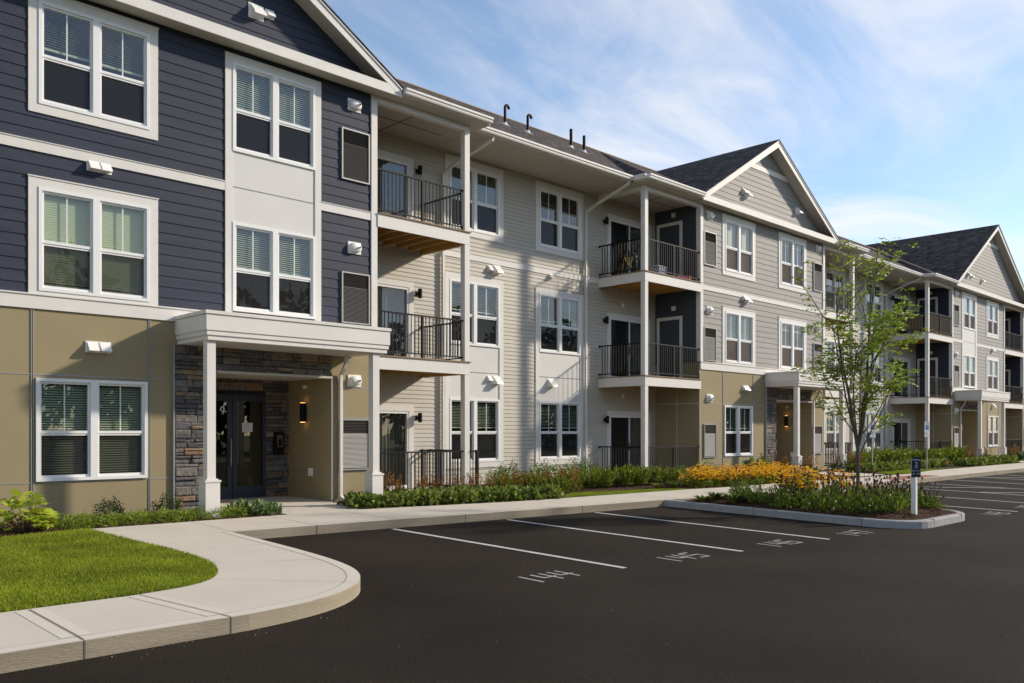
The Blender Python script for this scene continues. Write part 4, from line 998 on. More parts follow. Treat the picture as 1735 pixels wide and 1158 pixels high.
def chips(poly, n, zf, name, label):
    x_, y_ = scatter(poly, n); z_ = np.array([zf(a, b) for a, b in zip(x_, y_)])+rg.uniform(.0, .025, len(x_)); m_ = len(x_)
    D = unit(np.stack([rg.normal(0, 1, m_), rg.normal(0, 1, m_), rg.normal(0, .35, m_)], 1))*rg.uniform(.02, .065, (m_, 1)); S = unit(np.cross(D, rg.normal(0, .5, (m_, 3))+np.array([0, 0, 1])))*rg.uniform(.004, .011, (m_, 1))
    V, F = quads(np.stack([x_, y_, z_], 1), D, S, .15); o = mesh_np(name, V, F, 'chips'); tag(o, label, 'mulch', kind='stuff')
chips([(16.9, 11.2), (16.9, 7.2), (17.4, 6.5), (19.6, 6.5), (20.1, 7.2), (20.1, 11.2)], 16000, IZ, 'bark_mulch', 'brown bark mulch covering the kerbed parking island')
chips([(8.0, 14.42), (8.35, 14.40), (8.35, 15.3), (7.0, 15.9), (3.2, 15.9), (3.0, 14.2), (4.84, 14.5)], 5000, lambda a, b: G(b)-.005, 'bark_mulch', 'bark mulch under the low hedge by the khaki wall')
chips([(9.98, 14.42), (13.4, 13.78), (15.3, 13.8), (16.3, 14.4), (20.1, 13.45), (29, 13.1), (29, 15.9), (21.5, 15.9), (14.5, 16.5), (10.2, 15.9)], 14000, lambda a, b: G(b)-.005, 'bark_mulch', 'bark mulch under the planting along the balconies')

def grit(n, name, label):
    r_ = np.random.default_rng(5); x_ = r_.uniform(-2, 22, n); y_ = np.where(r_.uniform(0, 1, n) < .6, r_.uniform(2.5, 12, n), 0); k = y_ == 0
    base_ = np.interp(x_, [-2, 5.6, 6.45, 8.9, 16.6, 22], [7.40, 7.4, 12.7, 12.58, 11.9, 11.3]); y_[k] = base_[k]-np.abs(r_.normal(0, .10, k.sum()))
    ok = ~inpoly(x_, y_, nose+frontk+[(160, 14), (-60, 14)]) & ~inpoly(x_, y_, isl); x_, y_ = x_[ok], y_[ok]; m_ = len(x_)
    z_ = -.22+.022*(y_-12.9)+.004; D = unit(np.stack([r_.normal(0, 1, m_), r_.normal(0, 1, m_), r_.uniform(.1, .8, m_)], 1))*r_.uniform(.006, .022, (m_, 1)); S = unit(np.cross(D, r_.normal(0, 1, (m_, 3))))*r_.uniform(.003, .009, (m_, 1))
    V, F = quads(np.stack([x_, y_, z_], 1), D, S, .2); o = mesh_np(name, V, F, 'grit'); tag(o, label, 'grit', kind='stuff')
MT['grit'] = mat('grit_bits', (.06, .05, .035), 1., (.26, .22, .16), island=True)
grit(1100, 'grit', 'loose grit and leaf bits scattered on the asphalt')
# ------------------------------------------------------------------ plants
def mound(n, rx_, ry_, h, size, ratio=.35, shell=.55, upb_=.5, r=None, base=.0, jit=.5):
    r = r or rg; d = unit(r.normal(0, 1, (n, 3))); d[:, 2] = np.abs(d[:, 2]); rad = shell+(1-shell)*r.uniform(0, 1, (n, 1))**.5
    lump = 1+.16*np.sin(d[:, :1]*7+d[:, 1:2]*5)+.10*np.sin(d[:, 1:2]*11+d[:, 2:3]*6); P0 = d*rad*lump*np.array([rx_, ry_, h]); P0[:, 2] += base
    return leafset(P0, d*np.array([1, 1, .6])+np.array([0, 0, upb_]), size, ratio, jit, r)
def cat_(*vf):
    Vs, Fs, k = [], [], 0
    for V, F in vf: Vs.append(V); Fs.append(F+k); k += len(V)
    return np.concatenate(Vs), np.concatenate(Fs)
def fronds(n, h, spread, leaflets, size, ratio=.3, r=None, lean=.35):
    """upright feathery shoots, each carrying leaflets on both sides"""
    r = r or rg; P, D = [], []
    for i in range(n):
        a = r.uniform(0, 6.283); q = r.uniform(0, 1)**.5; bx, by = spread*.45*q*math.cos(a), spread*.45*q*math.sin(a); tx, ty = math.cos(a)*lean*q, math.sin(a)*lean*q; H = h*r.uniform(.6, 1.05)*(1-.25*q)
        for j in range(leaflets):
            t = .12+.88*(j+r.uniform(0, 1))/leaflets; s = r.uniform(0, 6.283); out = (1-t)*.9+.2
            P.append((bx+tx*t*H*1.3, by+ty*t*H*1.3, H*t)); D.append((math.cos(s)*out, math.sin(s)*out, .7))
    return leafset(np.array(P), np.array(D), size, ratio, .18, r)
def stems_mesh(pts, r_=.004):
    m = MB()
    for a, b in pts: m.tube([a, b], r_, 3, False)
    return m
def flowers(heads, rad, petals, droop, m_p, root, name='blossoms', seedr=.016, seedh=.02):
    P, D = [], []; sm = MB()
    for (x_, y_, z_) in heads:
        ta, tb = rg.normal(0, .25), rg.normal(0, .25)
        for k in range(petals):
            a = 6.283*k/petals+rg.uniform(-.2, .2); P.append((x_, y_, z_)); D.append((math.cos(a), math.sin(a), droop+ta*math.cos(a)+tb*math.sin(a)))
        sm.tube([(x_, y_, z_-.004), (x_, y_, z_+seedh*.6), (x_, y_, z_+seedh)], [seedr, seedr*.85, seedr*.3], 6)
    D = unit(np.array(D))*rad*rg.uniform(.85, 1.1, (len(D), 1)); S = unit(np.cross(D, np.array([0, 0, 1.])))*rad*.28
    V, F = quads(np.array(P), D, S, 0); mesh_np(name, V, F, m_p, root); sm.build('seed_heads', 'seed', root)
def spread_heads(n, R_, h0, h1):
    out_ = []
    for i in range(n):
        a = rg.uniform(0, 6.283); q = R_*rg.uniform(0, 1)**.5; out_.append((q*math.cos(a), q*math.sin(a), rg.uniform(h0, h1)*(1-.15*(q/R_)**2)))
    return out_
protoP = {}
def P_cover():
    V, F = mound(330, .37, .35, .30, .115, .36, .45, .3, jit=.6); return mesh_np('groundcover_plant', V, F, 'leaf_cover')
def P_hedge():
    V, F = mound(900, .42, .32, .27, .034, .42, .55, .8, jit=.6); return mesh_np('low_hedge_plant', V, F, 'leaf_hedge')
def P_dark():
    V, F = mound(1400, .40, .34, .46, .036, .40, .5, .6, jit=.7); return mesh_np('dark_evergreen_shrub', V, F, 'leaf_dark')
def P_round():
    V, F = mound(1700, .42, .40, .62, .042, .30, .5, .8, jit=.6); return mesh_np('rounded_shrub', V, F, 'leaf_round')
def P_feather():
    V, F = fronds(30, .78, .62, 50, .095, .20, lean=.45); return mesh_np('feathery_shrub', V, F, 'leaf_feather')
def P_astilbe():
    a = mound(380, .30, .28, .30, .07, .28, .45, .6); V, F = cat_(a); o = mesh_np('astilbe_clump', V, F, 'leaf_astilbe')
    P, D = [], []
    for i in range(9):
        x_, y_ = rg.uniform(-.22, .22, 2); H = rg.uniform(.42, .66)
        for j in range(90):
            t = rg.uniform(.45, 1); s = rg.uniform(0, 6.283); w_ = (1-t)*.09+.006; P.append((x_*(.7+.3*t)+math.cos(s)*w_, y_*(.7+.3*t)+math.sin(s)*w_, H*t)); D.append((math.cos(s), math.sin(s), .9))
    V, F = leafset(np.array(P), np.array(D), .03, .3, .3); mesh_np('plumes', V, F, 'plume', o); return o
def P_rud():
    V, F = cat_(mound(520, .34, .34, .42, .075, .25, .3, .9)); o = mesh_np('coneflower_gold_clump', V, F, 'leaf_flower'); h = spread_heads(100, .45, .26, .66)
    flowers(h, .062, 9, -.45, 'petal_gold', o, seedr=.008, seedh=.010); return o
def P_ech():
    V, F = cat_(mound(210, .27, .27, .32, .10, .22, .2, 1.1), fronds(7, .55, .45, 10, .08, .22)); o = mesh_np('coneflower_purple_clump', V, F, 'leaf_flower'); h = spread_heads(17, .32, .36, .70)
    m = stems_mesh([((a*.4, b*.4, .1), (a, b, c)) for a, b, c in h], .0045); m.build('stems', 'stem', o); flowers(h, .042, 8, -.75, 'petal_purple', o, seedr=.021, seedh=.032); return o
def P_ferny():
    V, F = fronds(44, .50, .55, 30, .07, .10, lean=.6); return mesh_np('fine_leaved_shrub', V, F, 'leaf_round')
def P_lily():
    n = 90; a = rg.uniform(0, 6.283, n); P0 = np.stack([.05*np.cos(a), .05*np.sin(a), np.zeros(n)], 1); L = rg.uniform(.25, .45, n)
    Vs = []; Fs = []; k = 0
    for i in range(n):
        d = np.array([math.cos(a[i]), math.sin(a[i])]); s = np.array([-d[1], d[0]])*.018; pts = []
        for j, t in enumerate((0, .35, .7, 1)):
            q = d*(.05+L[i]*.8*t**1.3); z_ = L[i]*(1.25*t-.75*t*t); w_ = (1, 1.2, .9, .1)[j]; pts += [(q[0]+s[0]*w_, q[1]+s[1]*w_, z_), (q[0]-s[0]*w_, q[1]-s[1]*w_, z_)]
        Vs += pts; Fs += [(k, k+1, k+3, k+2), (k+2, k+3, k+5, k+4), (k+4, k+5, k+7, k+6)]; k += 8
    return mesh_np('daylily_clump', np.array(Vs), np.array(Fs), 'leaf_flower')
def P_hosta():
    V, F = mound(150, .36, .34, .34, .17, .30, .5, .5, jit=.35); return mesh_np('broad_leaved_perennial', V, F, 'leaf_hosta')
def P_hydrangea():
    # lobed leaves: five kites fanned from one point, on woody stems
    P0, D0 = [], []; st = []
    for i in range(165):
        d = rg.normal(0, 1, 3); d /= np.linalg.norm(d); d[2] = abs(d[2]); q = rg.uniform(.5, 1); p = d*q*np.array([.50, .40, .62])+np.array([0, 0, .10]); P0.append(p); D0.append(d+np.array([0, -.2, .0]))
    V_, F_, k = [], [], 0
    for p, d in zip(P0, D0):
        d = np.array([d[0], d[1], d[2]*.25-.05]); d /= np.linalg.norm(d); s = np.cross(d, [0, 0, 1]); s /= np.linalg.norm(s)+1e-6; nrm = np.cross(s, d); L = rg.uniform(.14, .22); tw = rg.normal(0, .35)
        s2 = s*math.cos(tw)+nrm*math.sin(tw); pts = [p, p+s2*L*.45+d*L*.15, p+s2*L*.30+d*L*.42, p+s2*L*.48+d*L*.62, p+s2*L*.2+d*L*.72, p+d*L*1.05-nrm*L*.15, p-s2*L*.2+d*L*.72, p-s2*L*.48+d*L*.62, p-s2*L*.30+d*L*.42, p-s2*L*.45+d*L*.15]
        pts = [q+nrm*L*.1*math.sin(i_*1.7) for i_, q in enumerate(pts)]; V_ += pts; F_.append(tuple(range(k, k+10))); k += 10
    o = mesh_np('hydrangea_bush', np.array(V_), np.array(F_), 'leaf_lime')
    m = MB()
    for i in range(0, 165, 5): p = P0[i]; m.tube([(p[0]*.15, p[1]*.15, 0), (p[0]*.7, p[1]*.7, p[2]*.6), tuple(p)], [.009, .007, .003], 5)
    m.build('stems', 'bark', o)
    sc = mound(40, .42, .34, .22, .09, .3, .8, .2); mesh_np('red_leaves', *sc, 'plume', o); return o
makers = dict(cover=P_cover, hedge=P_hedge, dark=P_dark, round=P_round, feather=P_feather, astilbe=P_astilbe, rud=P_rud, ech=P_ech, ferny=P_ferny, lily=P_lily, hosta=P_hosta, hydra=P_hydrangea)
def plant(kind, X, Y, s=1., z=None, rz=None):
    if kind in protoP: o = copy_tree(protoP[kind])
    else: o = protoP[kind] = makers[kind]()
    o.location = (X, Y, (G(Y)-.01) if z is None else z); o.rotation_euler = (0, 0, rnd.uniform(0, 6.28) if rz is None else rz); o.scale = (s, s, s*rnd.uniform(.93, 1.07)); return o
ORD = ['leftmost', 'second from left', 'third from left', 'fourth from left', 'fifth from left', 'sixth from left', 'seventh from left', 'eighth from left', 'ninth from left', 'tenth from left', 'eleventh from left', 'twelfth from left', 'thirteenth from left', 'fourteenth from left', 'fifteenth from left', 'sixteenth from left', 'seventeenth from left', 'eighteenth from left', 'nineteenth from left', 'twentieth from left']
def colpx(X, Y): zc_ = X*.7023+Y*.712; return (X*.7119-Y*.702)/zc_
def row(kind, pts, desc, cat, group, s=(.85, 1.1), zf=None):
    pts = sorted(pts, key=lambda p: colpx(p[0], p[1]))
    for i, p in enumerate(pts):
        sc = p[2] if len(p) > 2 else rnd.uniform(*s); o = plant(kind, p[0], p[1], sc, zf(p[0], p[1]) if zf else None)
        w_ = ORD[i] if i < len(ORD) else 'number %d from left' % (i+1)
        if i == len(pts)-1 and i > 0: w_ = 'rightmost'
        lab = ('%s, %s' % (desc, w_) if w_ != 'rightmost' else '%s, the rightmost' % desc) if len(pts) > 1 else desc
        tag(o, lab, cat, group)
# left bed
tag(plant('hydra', 4.02, 14.78, .86), 'lime green hydrangea bush with large lobed leaves by the khaki wall', 'bush')
row('hedge', [(4.60+.32*i, 14.76+.05*math.sin(i*2), rnd.uniform(.70, .85)) for i in range(10)]+[(5.0, 15.1, .7), (5.9, 15.1, .7)], 'small-leaved low hedge plant before the khaki wall', 'hedge plant', 'low hedge along the khaki wall')
tag(plant('dark', 5.54, 15.5, .78), 'dark evergreen shrub behind the hedge below the ground floor window', 'shrub', 'dark shrubs behind the low hedge')
tag(plant('dark', 6.55, 15.50, .78), 'dark evergreen shrub behind the hedge next to the stone pier', 'shrub', 'dark shrubs behind the low hedge')
row('hosta', [(7.95, 14.70, .62), (7.70, 15.0, .65), (8.2, 14.75, .5)], 'broad-leaved plant at hedge end by the entrance path', 'plant', 'broad-leaved plants at the entrance path')
# first right bed : ground cover
pts = [(10.25+.46*i, 14.62-.142*i*.46*1.2+rnd.uniform(-.04, .04), rnd.uniform(.78, .95)) for i in range(11)]+[(10.35+.5*i, 15.05-.08*i, rnd.uniform(.8, .95)) for i in range(9)]
row('cover', pts, 'dark groundcover plant between entrance and first patio', 'groundcover', 'groundcover along the sidewalk')
pts = [(11.3+.45*i, 15.45-.045*i+rnd.uniform(-.15, .15), rnd.uniform(.85, 1.15)) for i in range(13)]
row('astilbe', pts, 'astilbe clump with rust brown plumes behind the groundcover', 'flower', 'astilbe clumps in front of the beige wall')
pts = [(15.2, 15.9), (15.9, 16.2), (16.7, 16.0), (17.5, 16.3, 1.15), (18.4, 16.2, 1.2), (19.2, 16.3, 1.05)]
row('round', pts, 'green leafy shrub below the beige wall windows', 'shrub', 'shrubs below the beige wall')
pts = [(14.5, 15.1, .6), (15.0, 15.3, .65), (15.5, 15.05, .65), (16.0, 15.35, .7), (16.5, 15.0, .6), (15.9, 14.55, .62), (16.2, 14.65, .6)]
row('feather', pts, 'yellow green fern-like perennial behind the groundcover strip', 'perennial', 'fern-like perennials')
pts = [(17.3, 15.2, .72), (17.9, 15.2, .6), (18.45, 15.1, .75), (19.1, 15.0, .82), (19.75, 15.0, .85), (20.5, 14.9, .75), (21.15, 14.8, .72), (18.8, 15.6, .7), (20.2, 15.5, .7)]
row('feather', pts, 'upright feathery shrub behind lawn strip', 'shrub', 'feathery shrubs behind the lawn strip')
row('round', [(21.95, 15.0, .85), (23.3, 15.1, .95), (24.3, 15.3, .7)], 'rounded green shrub at the second patio railing', 'shrub', 'rounded shrubs beside the second patio')
tag(plant('hosta', 26.7, 15.1, 1.5), 'large light green perennial behind the golden flowers', 'plant')
pts = [(19.4, 14.0, .7), (19.95, 13.8, .75), (20.3, 14.1, .8)]
row('lily', pts, 'gray green tufted plant at the edge of the golden flowers', 'plant', 'tufted plants by the sidewalk', )
pts = [(20.7+.46*i, 13.75-.055*i+rnd.uniform(-.06, .06), rnd.uniform(.72, .88)) for i in range(11)]+[(21.7+.55*i, 14.15-.06*i, rnd.uniform(.88, 1.05)) for i in range(8)]
row('rud', pts, 'golden coneflower clump beside the sidewalk below second gable', 'flowers', 'golden flowers beside the sidewalk')
pts = [(27.6, 15.4), (28.3, 15.0), (29.2, 14.6), (32.5, 14.9), (33.1, 14.6)]
row('astilbe', pts, 'rust plumed astilbe by the second entrance columns', 'flower', 'astilbe by the second entrance', (1.1, 1.4))
# second recess
pts = [(32.6+.62*i, 14.15+.0*i+rnd.uniform(-.1, .1), rnd.uniform(1.0, 1.2)) for i in range(15)]
row('cover', pts, 'groundcover plant along the walk before third patio', 'groundcover', 'groundcover of the second bed')
pts = [(33.8+.62*i, 14.9+rnd.uniform(-.15, .15), rnd.uniform(.95, 1.2)) for i in range(10)]+[(41.2+.7*i, 14.9+rnd.uniform(-.15, .15), rnd.uniform(1.0, 1.25)) for i in range(7)]
row('feather', pts, 'bright feathery shrub in the row behind the young tree', 'shrub', 'feathery shrubs of the second bed')
pts = [(37.2+1.0*i, 16.1, 1.2) for i in range(6)]
row('round', pts, 'rounded shrub under the far beige wall windows', 'shrub', 'shrubs of the far beige wall')
row('astilbe', [(35.9, 15.4, 1.3), (37.4, 15.4, 1.3), (46.6, 14.9, 1.2), (47.6, 14.9, 1.2), (48.6, 14.6, 1.2), (53.4, 14.7, 1.5), (54.2, 14.8, 1.3)], 'rust coloured astilbe in the far beds', 'flower', 'astilbe of the far beds')
row('cover', [(42.4+.65*i, 13.55+rnd.uniform(-.05, .1), 1.15) for i in range(11)], 'variegated groundcover plant at the far end of the walk', 'groundcover', 'far groundcover')
row('hosta', [(53.5, 14.0, 1.2), (54.6, 14.1, 1.2), (55.8, 14.2, 1.3), (57.0, 14.3, 1.8), (58.4, 14.2, 1.8), (60, 14.1, 1.6)], 'broad leaved shrub near the far right patio', 'shrub', 'far right shrubs')
# island
def ix(a, b): return IZ(a, b)-.01
row('lily', [(17.05, 11.05, .75), (17.4, 10.95, .8), (17.2, 10.35, .95)], 'dark green strappy clump at the left end of the parking island', 'plant', 'strappy clumps in the island', zf=ix)
tag(plant('ferny', 17.35, 9.75, 1.1, ix(17.35, 9.75)), 'dense fine-leaved green shrub in the left half of the parking island', 'shrub')
pts = [(17.2, 9.1, .95), (17.25, 8.42, 1.05), (17.3, 7.8, 1.1), (17.9, 10.6, .9), (17.8, 9.3, 1.), (18.0, 8.5, 1.05), (18.1, 7.8, 1.05), (18.7, 9.6, .95), (18.9, 8.8, .9)]
row('ech', pts, 'purple coneflower clump around the young tree in island', 'flowers', 'purple coneflowers around the island tree', zf=ix)
pts = [(17.5, 7.3, .95), (17.9, 7.15, .9), (18.35, 7.25, .95), (18.75, 7.35, 1.), (19.2, 7.2, 1.), (19.5, 7.8, 1.), (18.9, 7.9, 1.05), (19.5, 6.95, .85), (19.75, 7.4, .95)]
row('ech', pts, 'purple coneflower clump behind the small navy building sign', 'flowers', 'purple coneflowers beside the navy sign', zf=ix)
row('rud', [(18.2, 9.2, 1.2), (18.6, 9.6, 1.2), (19.4, 8.9, 1.15)], 'golden coneflower clump inside the parking island', 'flowers', 'golden flowers inside the island', zf=ix)
row('cover', [(19.85, 7.15, .6), (17.7, 8.9, .6), (17.6, 10.1, .65)], 'green leafy filler plant in the parking island', 'plant', 'filler plants in the island', zf=ix)

# ------------------------------------------------------------------ young tree
def tree(X, Y, z, H):
    r = random.Random(21); bm_ = MB(); lp, ld = [], []
    def branch(p, d, L, rad, lev):
        n = 5; pts = [p]; q = Vector(p); dd = Vector(d).normalized()
        for i in range(n):
            dd = (dd+Vector((r.uniform(-.12, .12), r.uniform(-.12, .12), .07 if lev < 2 else .02))).normalized(); q = q+dd*L/n; pts.append(q.copy())
            if lev >= 2 or (lev == 1 and i >= 2):
                for _ in range(2 if lev >= 3 else 1):
                    # compound leaf : rachis with leaflets
                    a = r.uniform(0, 6.283); rd = (dd*.4+Vector((math.cos(a), math.sin(a), r.uniform(-.15, .35)))).normalized(); rl = r.uniform(.16, .26); sd_ = rd.cross(Vector((0, 0, 1))).normalized()
                    for k in range(5):
                        c = q+rd*rl*(.25+.75*k/4)-Vector((0, 0, .05*(k/4)**2))
                        for s in (-1, 1): lp.append(tuple(c)); ld.append(tuple((sd_*s+rd*.5+Vector((0, 0, -.15))).normalized()))
        rr = [max(rad*(1-.62*i/n), .004) for i in range(n+1)]; bm_.tube(pts, rr, 7 if lev < 2 else 4, False)
        if lev >= 3: return
        cnt = (7, 5, 2)[lev]
        for k in range(cnt):
            t = r.uniform(.25, 1.) if lev else r.uniform(.3, 1.); i = min(int(t*n), n-1); b_ = pts[i].lerp(pts[i+1], t*n-i); a = r.uniform(0, 6.283)
            nd = (dd*.75+Vector((math.cos(a), math.sin(a), .25))*(.75 if lev else .6)).normalized(); branch(b_, nd, L*r.uniform(.34, .52), rad*.40, lev+1)
    tr = MB(); base = Vector((0, 0, -.1)); sp = Vector((.02, 0, 1.22))
    tr.tube([base, (0, 0, 0), (.01, 0, .4), (.02, .01, .8), sp], [.062, .045, .040, .038, .042], 12)
    for k, (dx, dy, dz, L, rad, t0) in enumerate(((-.16, .02, 1, 4.0, .042, 1.2), (.10, .10, 1, 4.3, .045, 1.2), (.30, -.10, 1, 3.5, .034, 1.25), (-.45, -.25, .9, 2.6, .026, 1.35), (.62, .25, .62, 2.1, .022, 1.05), (.38, .35, 1, 3.0, .028, 1.3), (-.7, .3, .65, 1.8, .018, 1.5), (-.22, .30, 1, 3.3, .028, 1.3), (.75, -.3, .55, 1.7, .016, 1.5), (.1, -.5, .9, 2.3, .02, 1.4))):
        branch(Vector((.02, 0, t0-.1)), Vector((dx*.7119*.66+dy*.7*.66, dx*-.702*.66+dy*.71*.66, dz)), L*.84, rad*.85, 1)
    root = tr.build('young_tree', 'bark', smooth=True); root.location = (X, Y, z); root.scale = (1, 1, 1)
    k = MB(); bm_.build('branches', 'bark', root)
    idx = [i for i in range(len(lp))]; P0 = np.array(lp); D0 = np.array(ld); keep = np.random.default_rng(3).uniform(0, 1, len(P0)) < .60; P0 = P0[keep]; D0 = D0[keep]
    V, F = leafset(P0, D0, .085, .22, .22); mesh_np('crown', V, F, 'leaf_tree', root)
    tag(root, 'young multi-stemmed tree with sparse light green leaves in the parking island', 'tree'); return root
tree(18.75, 8.2, ix(18.75, 8.2)+.02, 5.7)

# ------------------------------------------------------------------ woodland across the lot (seen in the window reflections)
P_, D_, = [], []; r = np.random.default_rng(11); tm = MB()
for i in range(60):
    X = -70+i*4+r.uniform(-1.5, 1.5); Y = -42+r.uniform(-5, 4); H = r.uniform(9, 16); n = 700; d = unit(r.normal(0, 1, (n, 3))); q = r.uniform(.55, 1, (n, 1))
    c = np.array([X, Y, H*.52]); P_.append(c+d*q*np.array([H*.28, H*.28, H*.54])); D_.append(d); tm.tube([(X, Y, -.7), (X+.3, Y, H*.7)], [.25, .08], 6)
P_ = np.concatenate(P_); D_ = np.concatenate(D_); V, F = leafset(P_, D_, 1.0, .35, .6, r); o = mesh_np('woodland', V, F, 'leaf_wood'); tag(o, 'dark line of trees across the lot, mirrored in the windows', 'trees', kind='stuff'); tm.build('trunks', 'bark', o)

# ------------------------------------------------------------------ signs
sx, sy = 18.05, 6.74; z0 = IZ(sx, sy)
m = MB(); m.box(sx-.045, sy-.045, z0-.1, sx+.045, sy+.045, .975); sg = m.build('building_sign', 'vinyl')
rzs = R(-38)
tag(sg, 'small navy building 2 apartments sign on a white post in the island', 'sign')
def plate(name, cx_, cy_, zc_, w_, h_, rz, m_, parent, t=.01, off=.06):
    d = MB(); d.box(-w_/2, -off-t, -h_/2, w_/2, -off, h_/2); o = d.build(name, m_, parent); o.location = (cx_, cy_, zc_); o.rotation_euler[2] = rz; return o
pl = plate('sign_panel', sx, sy, .79, .19, .405, rzs, 'signnavy', sg)
for s, zz, sz in (('Building', .135, .052), ('2', .015, .13), ('Apartments', -.085, .040), ('201 - 248', -.145, .040)):
    t = text_mb(s, sz); t.v = [(v[0], -.0725-.0005, zz+v[1]) for v in t.v]; t.build('lettering', 'signwhite', pl)
d = MB(); d.box(-.045, -.0722, -.018, .045, -.0705, -.012); d.build('rule_line', 'signwhite', pl)
def access_sign(X, Y, lab):
    zt = 1.92; m = MB(); m.box(X-.025, Y-.02, G(Y)-.1, X+.025, Y+.02, zt); o = m.build('accessible_parking_sign', 'galv'); tag(o, lab, 'sign', 'accessible parking signs')
    p = plate('sign_panel', X, Y, zt-.23, .30, .46, R(-20), 'signwhite', o, .004, .022)
    d = MB(); d.box(-.085, -.0285, -.10, .085, -.0265, .09); d.build('blue_square', 'signblue', p)
    d = MB(); P = lambda a, b: (a, -.0295, b)
    d.disc((.0, .065), 'y', .014, (-.0300, -.0290), 10)
    for a, b, w_ in (((-.005, .05), (.0, -.005), .011), ((0, .0), (.04, .0), .010), ((.04, .0), (.055, -.045), .010), ((0, .025), (.03, .022), .008)):
        v = Vector(a); u = Vector(b); e = (u-v).normalized(); n = Vector((-e.y, e.x))*w_/2; d.face([P(t.x, t.y) for t in (v-n, u-n, u+n, v+n)])
    for k in range(10):
        a0 = R(120+20*k); a1 = R(120+20*(k+1)); c = (.0, -.035); d.face([P(c[0]+.042*math.cos(a0), c[1]+.042*math.sin(a0)), P(c[0]+.042*math.cos(a1), c[1]+.042*math.sin(a1)), P(c[0]+.032*math.cos(a1), c[1]+.032*math.sin(a1)), P(c[0]+.032*math.cos(a0), c[1]+.032*math.sin(a0))])
    d.build('wheelchair_symbol', 'signwhite', p)
    for s, zz, sz in (('RESERVED', .17, .045), ('PARKING', .125, .045)):
        t = text_mb(s, sz); t.v = [(v[0], -.0275, zz+v[1]) for v in t.v]; t.build('lettering', 'signblue', p)
    q = plate('lower_panel', X, Y, zt-.56, .30, .15, R(-20), 'signwhite', o, .004, .022)
    t = text_mb('VAN', .06); t.v = [(v[0], -.0275, -.02+v[1]) for v in t.v]; t.build('lettering', 'signblue', q)
access_sign(33.3, 14.0, 'accessible parking sign on a metal post right behind the young tree')
access_sign(37.35, 13.45, 'accessible parking sign on a metal post right of the young tree')

# ------------------------------------------------------------------ small things
# bicycle on the top balcony of the second bay
def ring(mb, c, r_, t, ax, n=26):
    pts = []
    for i in range(n+1): a = 6.283185*i/n; pts.append((c[0]+r_*math.cos(a)*ax[0], c[1]+r_*math.cos(a)*ax[1], c[2]+r_*math.sin(a)))
    mb.tube(pts, t, 7, False)
bk = empty('bicycle', (21.95, 16.95, 6.43), R(75)); tag(bk, 'small black bicycle with yellow frame parked on the top balcony', 'bicycle')
for x_ in (-.38, .38):
    m = MB(); ring(m, (x_, 0, .26), .245, .022, (1, 0)); wl = m.build('wheel', 'black', bk); m = MB(); ring(m, (x_, 0, .26), .215, .008, (1, 0))
    for k in range(10): a = k*.6283; m.tube([(x_, 0, .26), (x_+.215*math.cos(a), 0, .26+.215*math.sin(a))], .003, 4)
    m.build('rim', 'steel', wl)
m = MB()
for a, b in (((-.38, 0, .26), (-.05, 0, .28)), ((-.05, 0, .28), (-.15, 0, .62)), ((-.38, 0, .26), (-.13, 0, .55)), ((-.05, 0, .28), (.24, 0, .62)), ((-.13, 0, .55), (.24, 0, .64)), ((.24, 0, .70), (.38, 0, .26))): m.tube([a, b], .016, 8)
m.build('frame', 'yellow', bk)
m = MB(); m.tube([(.20, -.24, .82), (.26, -.1, .78), (.23, 0, .74), (.26, .1, .78), (.20, .24, .82)], .012, 8); m.tube([(.24, 0, .66), (.23, 0, .75)], .013, 8); m.build('handlebar', 'black', bk)
m = MB(); m.extrude([(-.28, -.06), (-.02, -.015), (-.02, .015), (-.28, .06)], 'z', .66, .70); m.build('saddle', 'black', bk)
m = MB(); m.disc((-.05, .28), 'y', .06, (-.03, .03), 14); m.tube([(-.05, -.1, .20), (-.05, 0, .28), (-.05, .1, .36)], .008, 6); m.build('crank', 'steel', bk)
# black stroller-like cart left of it
ct = empty('folded_cart', (21.75, 16.55, 6.43), R(20)); tag(ct, 'black folded cart leaning at the left end of the top balcony', 'cart')
m = MB(); m.tube([(0, 0, .1), (0, .12, .85), (.3, .12, .85), (.3, 0, .1)], .014, 8); m.build('frame', 'black', ct)
m = MB(); m.extrude([(.02, .12), (.28, .12), (.26, .62), (.04, .62)], 'y', .02, .10); m.v = [(x_, y_, z_) for x_, y_, z_ in m.v]; m.build('seat_fabric', 'slate', ct)
for x_ in (.02, .28): m = MB(); ring(m, (x_, -.03, .10), .08, .016, (0, 1), 16); m.build('wheel', 'black', ct)
def toy(name, lab, X, Y, z, w_, d_, h_, m_, m2):
    # storage tub with rim and lid
    b = MB(); b.extrude([(-w_/2*.85, 0), (w_/2*.85, 0), (w_/2, h_*.85), (-w_/2, h_*.85)], 'y', -d_/2, d_/2); o = b.build(name, m_); o.location = (X, Y, z); tag(o, lab, name.replace('_', ' '))
    b = MB(); b.box(-w_/2-.015, -d_/2-.015, h_*.85, w_/2+.015, d_/2+.015, h_*.92); b.box(-w_/2*.8, -d_/2*.8, h_*.92, w_/2*.8, d_/2*.8, h_); b.build('lid', m2, o)
toy('storage_tub', 'lilac storage tub behind the middle of the top balcony railing', 22.6, 16.3, 6.43, .5, .35, .32, 'lilac', 'vinyl')
toy('storage_tub', 'teal storage tub beside the corner post of the top balcony', 21.75, 16.22, 6.43, .2, .2, .5, 'teal', 'teal')
toy('toy_box', 'pink toy box low behind the right end of the top balcony railing', 23.7, 16.3, 6.43, .6, .35, .16, 'pink', 'pink')
toy('toy_bucket', 'orange toy bucket at the right end of the top balcony', 24.15, 16.2, 6.43, .14, .14, .2, 'yellow', 'red')
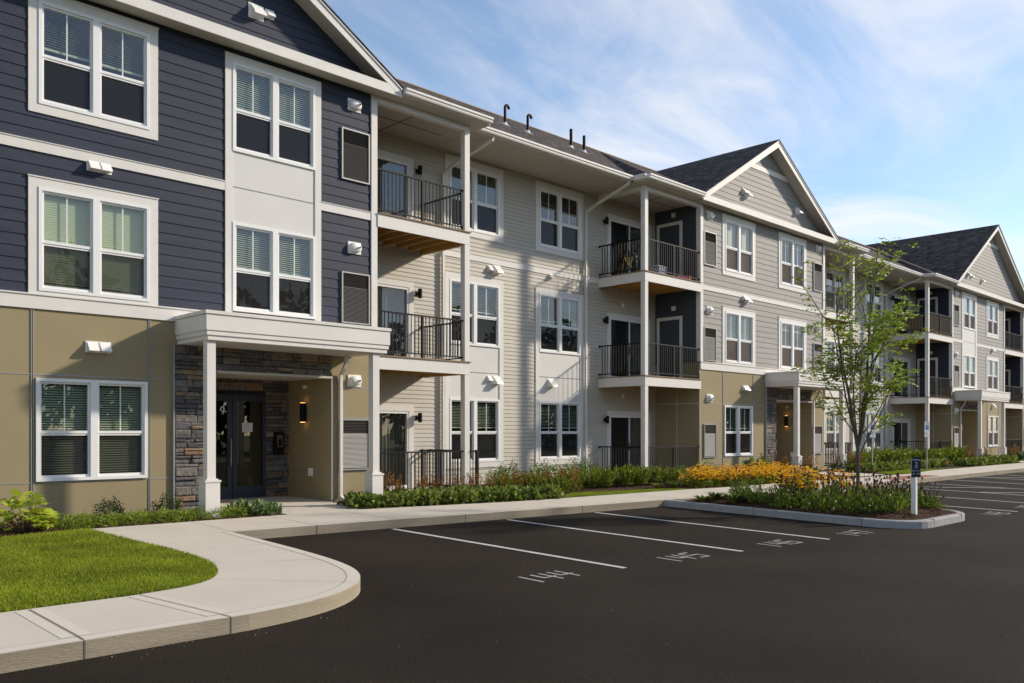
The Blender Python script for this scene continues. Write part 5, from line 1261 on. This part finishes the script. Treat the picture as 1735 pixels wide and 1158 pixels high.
# blue folding chairs on the balcony behind the tree
def chair(X, Y, z, rz, lab):
    c = empty('folding_chair', (X, Y, z), rz); tag(c, lab, 'chair', 'blue chairs on the far balcony')
    m = MB(); m.box(-.24, -.22, .40, .24, .22, .43); m.build('seat', 'blue', c)
    m = MB(); m.extrude([(.20, .43), (.23, .43), (.36, .92), (.33, .92)], 'x', -.24, .24); m.build('backrest', 'blue', c)
    for s in (-1, 1):
        m = MB(); m.tube([(s*.26, -.26, 0), (s*.26, .26, .60), (s*.26, .36, .95)], .012, 6); m.build('leg', 'black', c)
        m = MB(); m.tube([(s*.26, .30, 0), (s*.26, -.24, .60), (s*.26, .25, .62)], .012, 6); m.build('leg', 'black', c)
chair(45.3, 16.9, 6.43, R(60), 'blue folding chair left of the post on the far top balcony, nearer one')
chair(46.0, 17.2, 6.43, R(20), 'blue folding chair left of the post on the far top balcony, farther one')
for (X0, X1, side_, lab) in ((44.66, 47.8, 0, 'brown mesh privacy mat tied inside the front railing of the far top balcony'),):
    m = MB(); m.box(X0+.1, A+.045, 6.52, X1-.05, A+.055, 7.42); o = m.build('privacy_mat', 'screenbrown'); tag(o, lab, 'screen')
m = MB(); m.box(44.60, A+1.0, 6.52, 44.612, B-.1, 7.30); m.box(44.60, A+.25, 6.52, 44.612, A+.95, 7.30); o = m.build('reed_screen', 'reed'); tag(o, 'tan reed screen tied to the side railing of the far top balcony', 'screen')
# cardboard box in the far entrance
m = MB(); m.box(49.9, 16.6, .02, 50.3, 16.95, .52); o = m.build('cardboard_box', 'card'); tag(o, 'brown cardboard box standing in the far entrance', 'box')
m = MB(); m.face([(49.9, 16.6, .521), (50.3, 16.6, .521), (50.3, 16.48, .57), (49.9, 16.48, .57)]); m.box(49.9, 16.76, .521, 50.3, 16.79, .524); m.build('flap', 'card', o)
for X, Y, lab in ((39.0, 13.22, 'small red marker flag right of the far parking sign'), (28.4, 13.1, 'small red marker flag just left of the navy sign')):
    m = MB(); m.tube([(X, Y, G(Y)-.02), (X, Y, G(Y)+.28)], .006, 5); o = m.build('marker_flag', 'galv'); tag(o, lab, 'flag', 'red marker flags'); m = MB(); m.box(X, Y-.003, G(Y)+.19, X+.10, Y+.003, G(Y)+.28); m.build('flag_cloth', 'red', o)
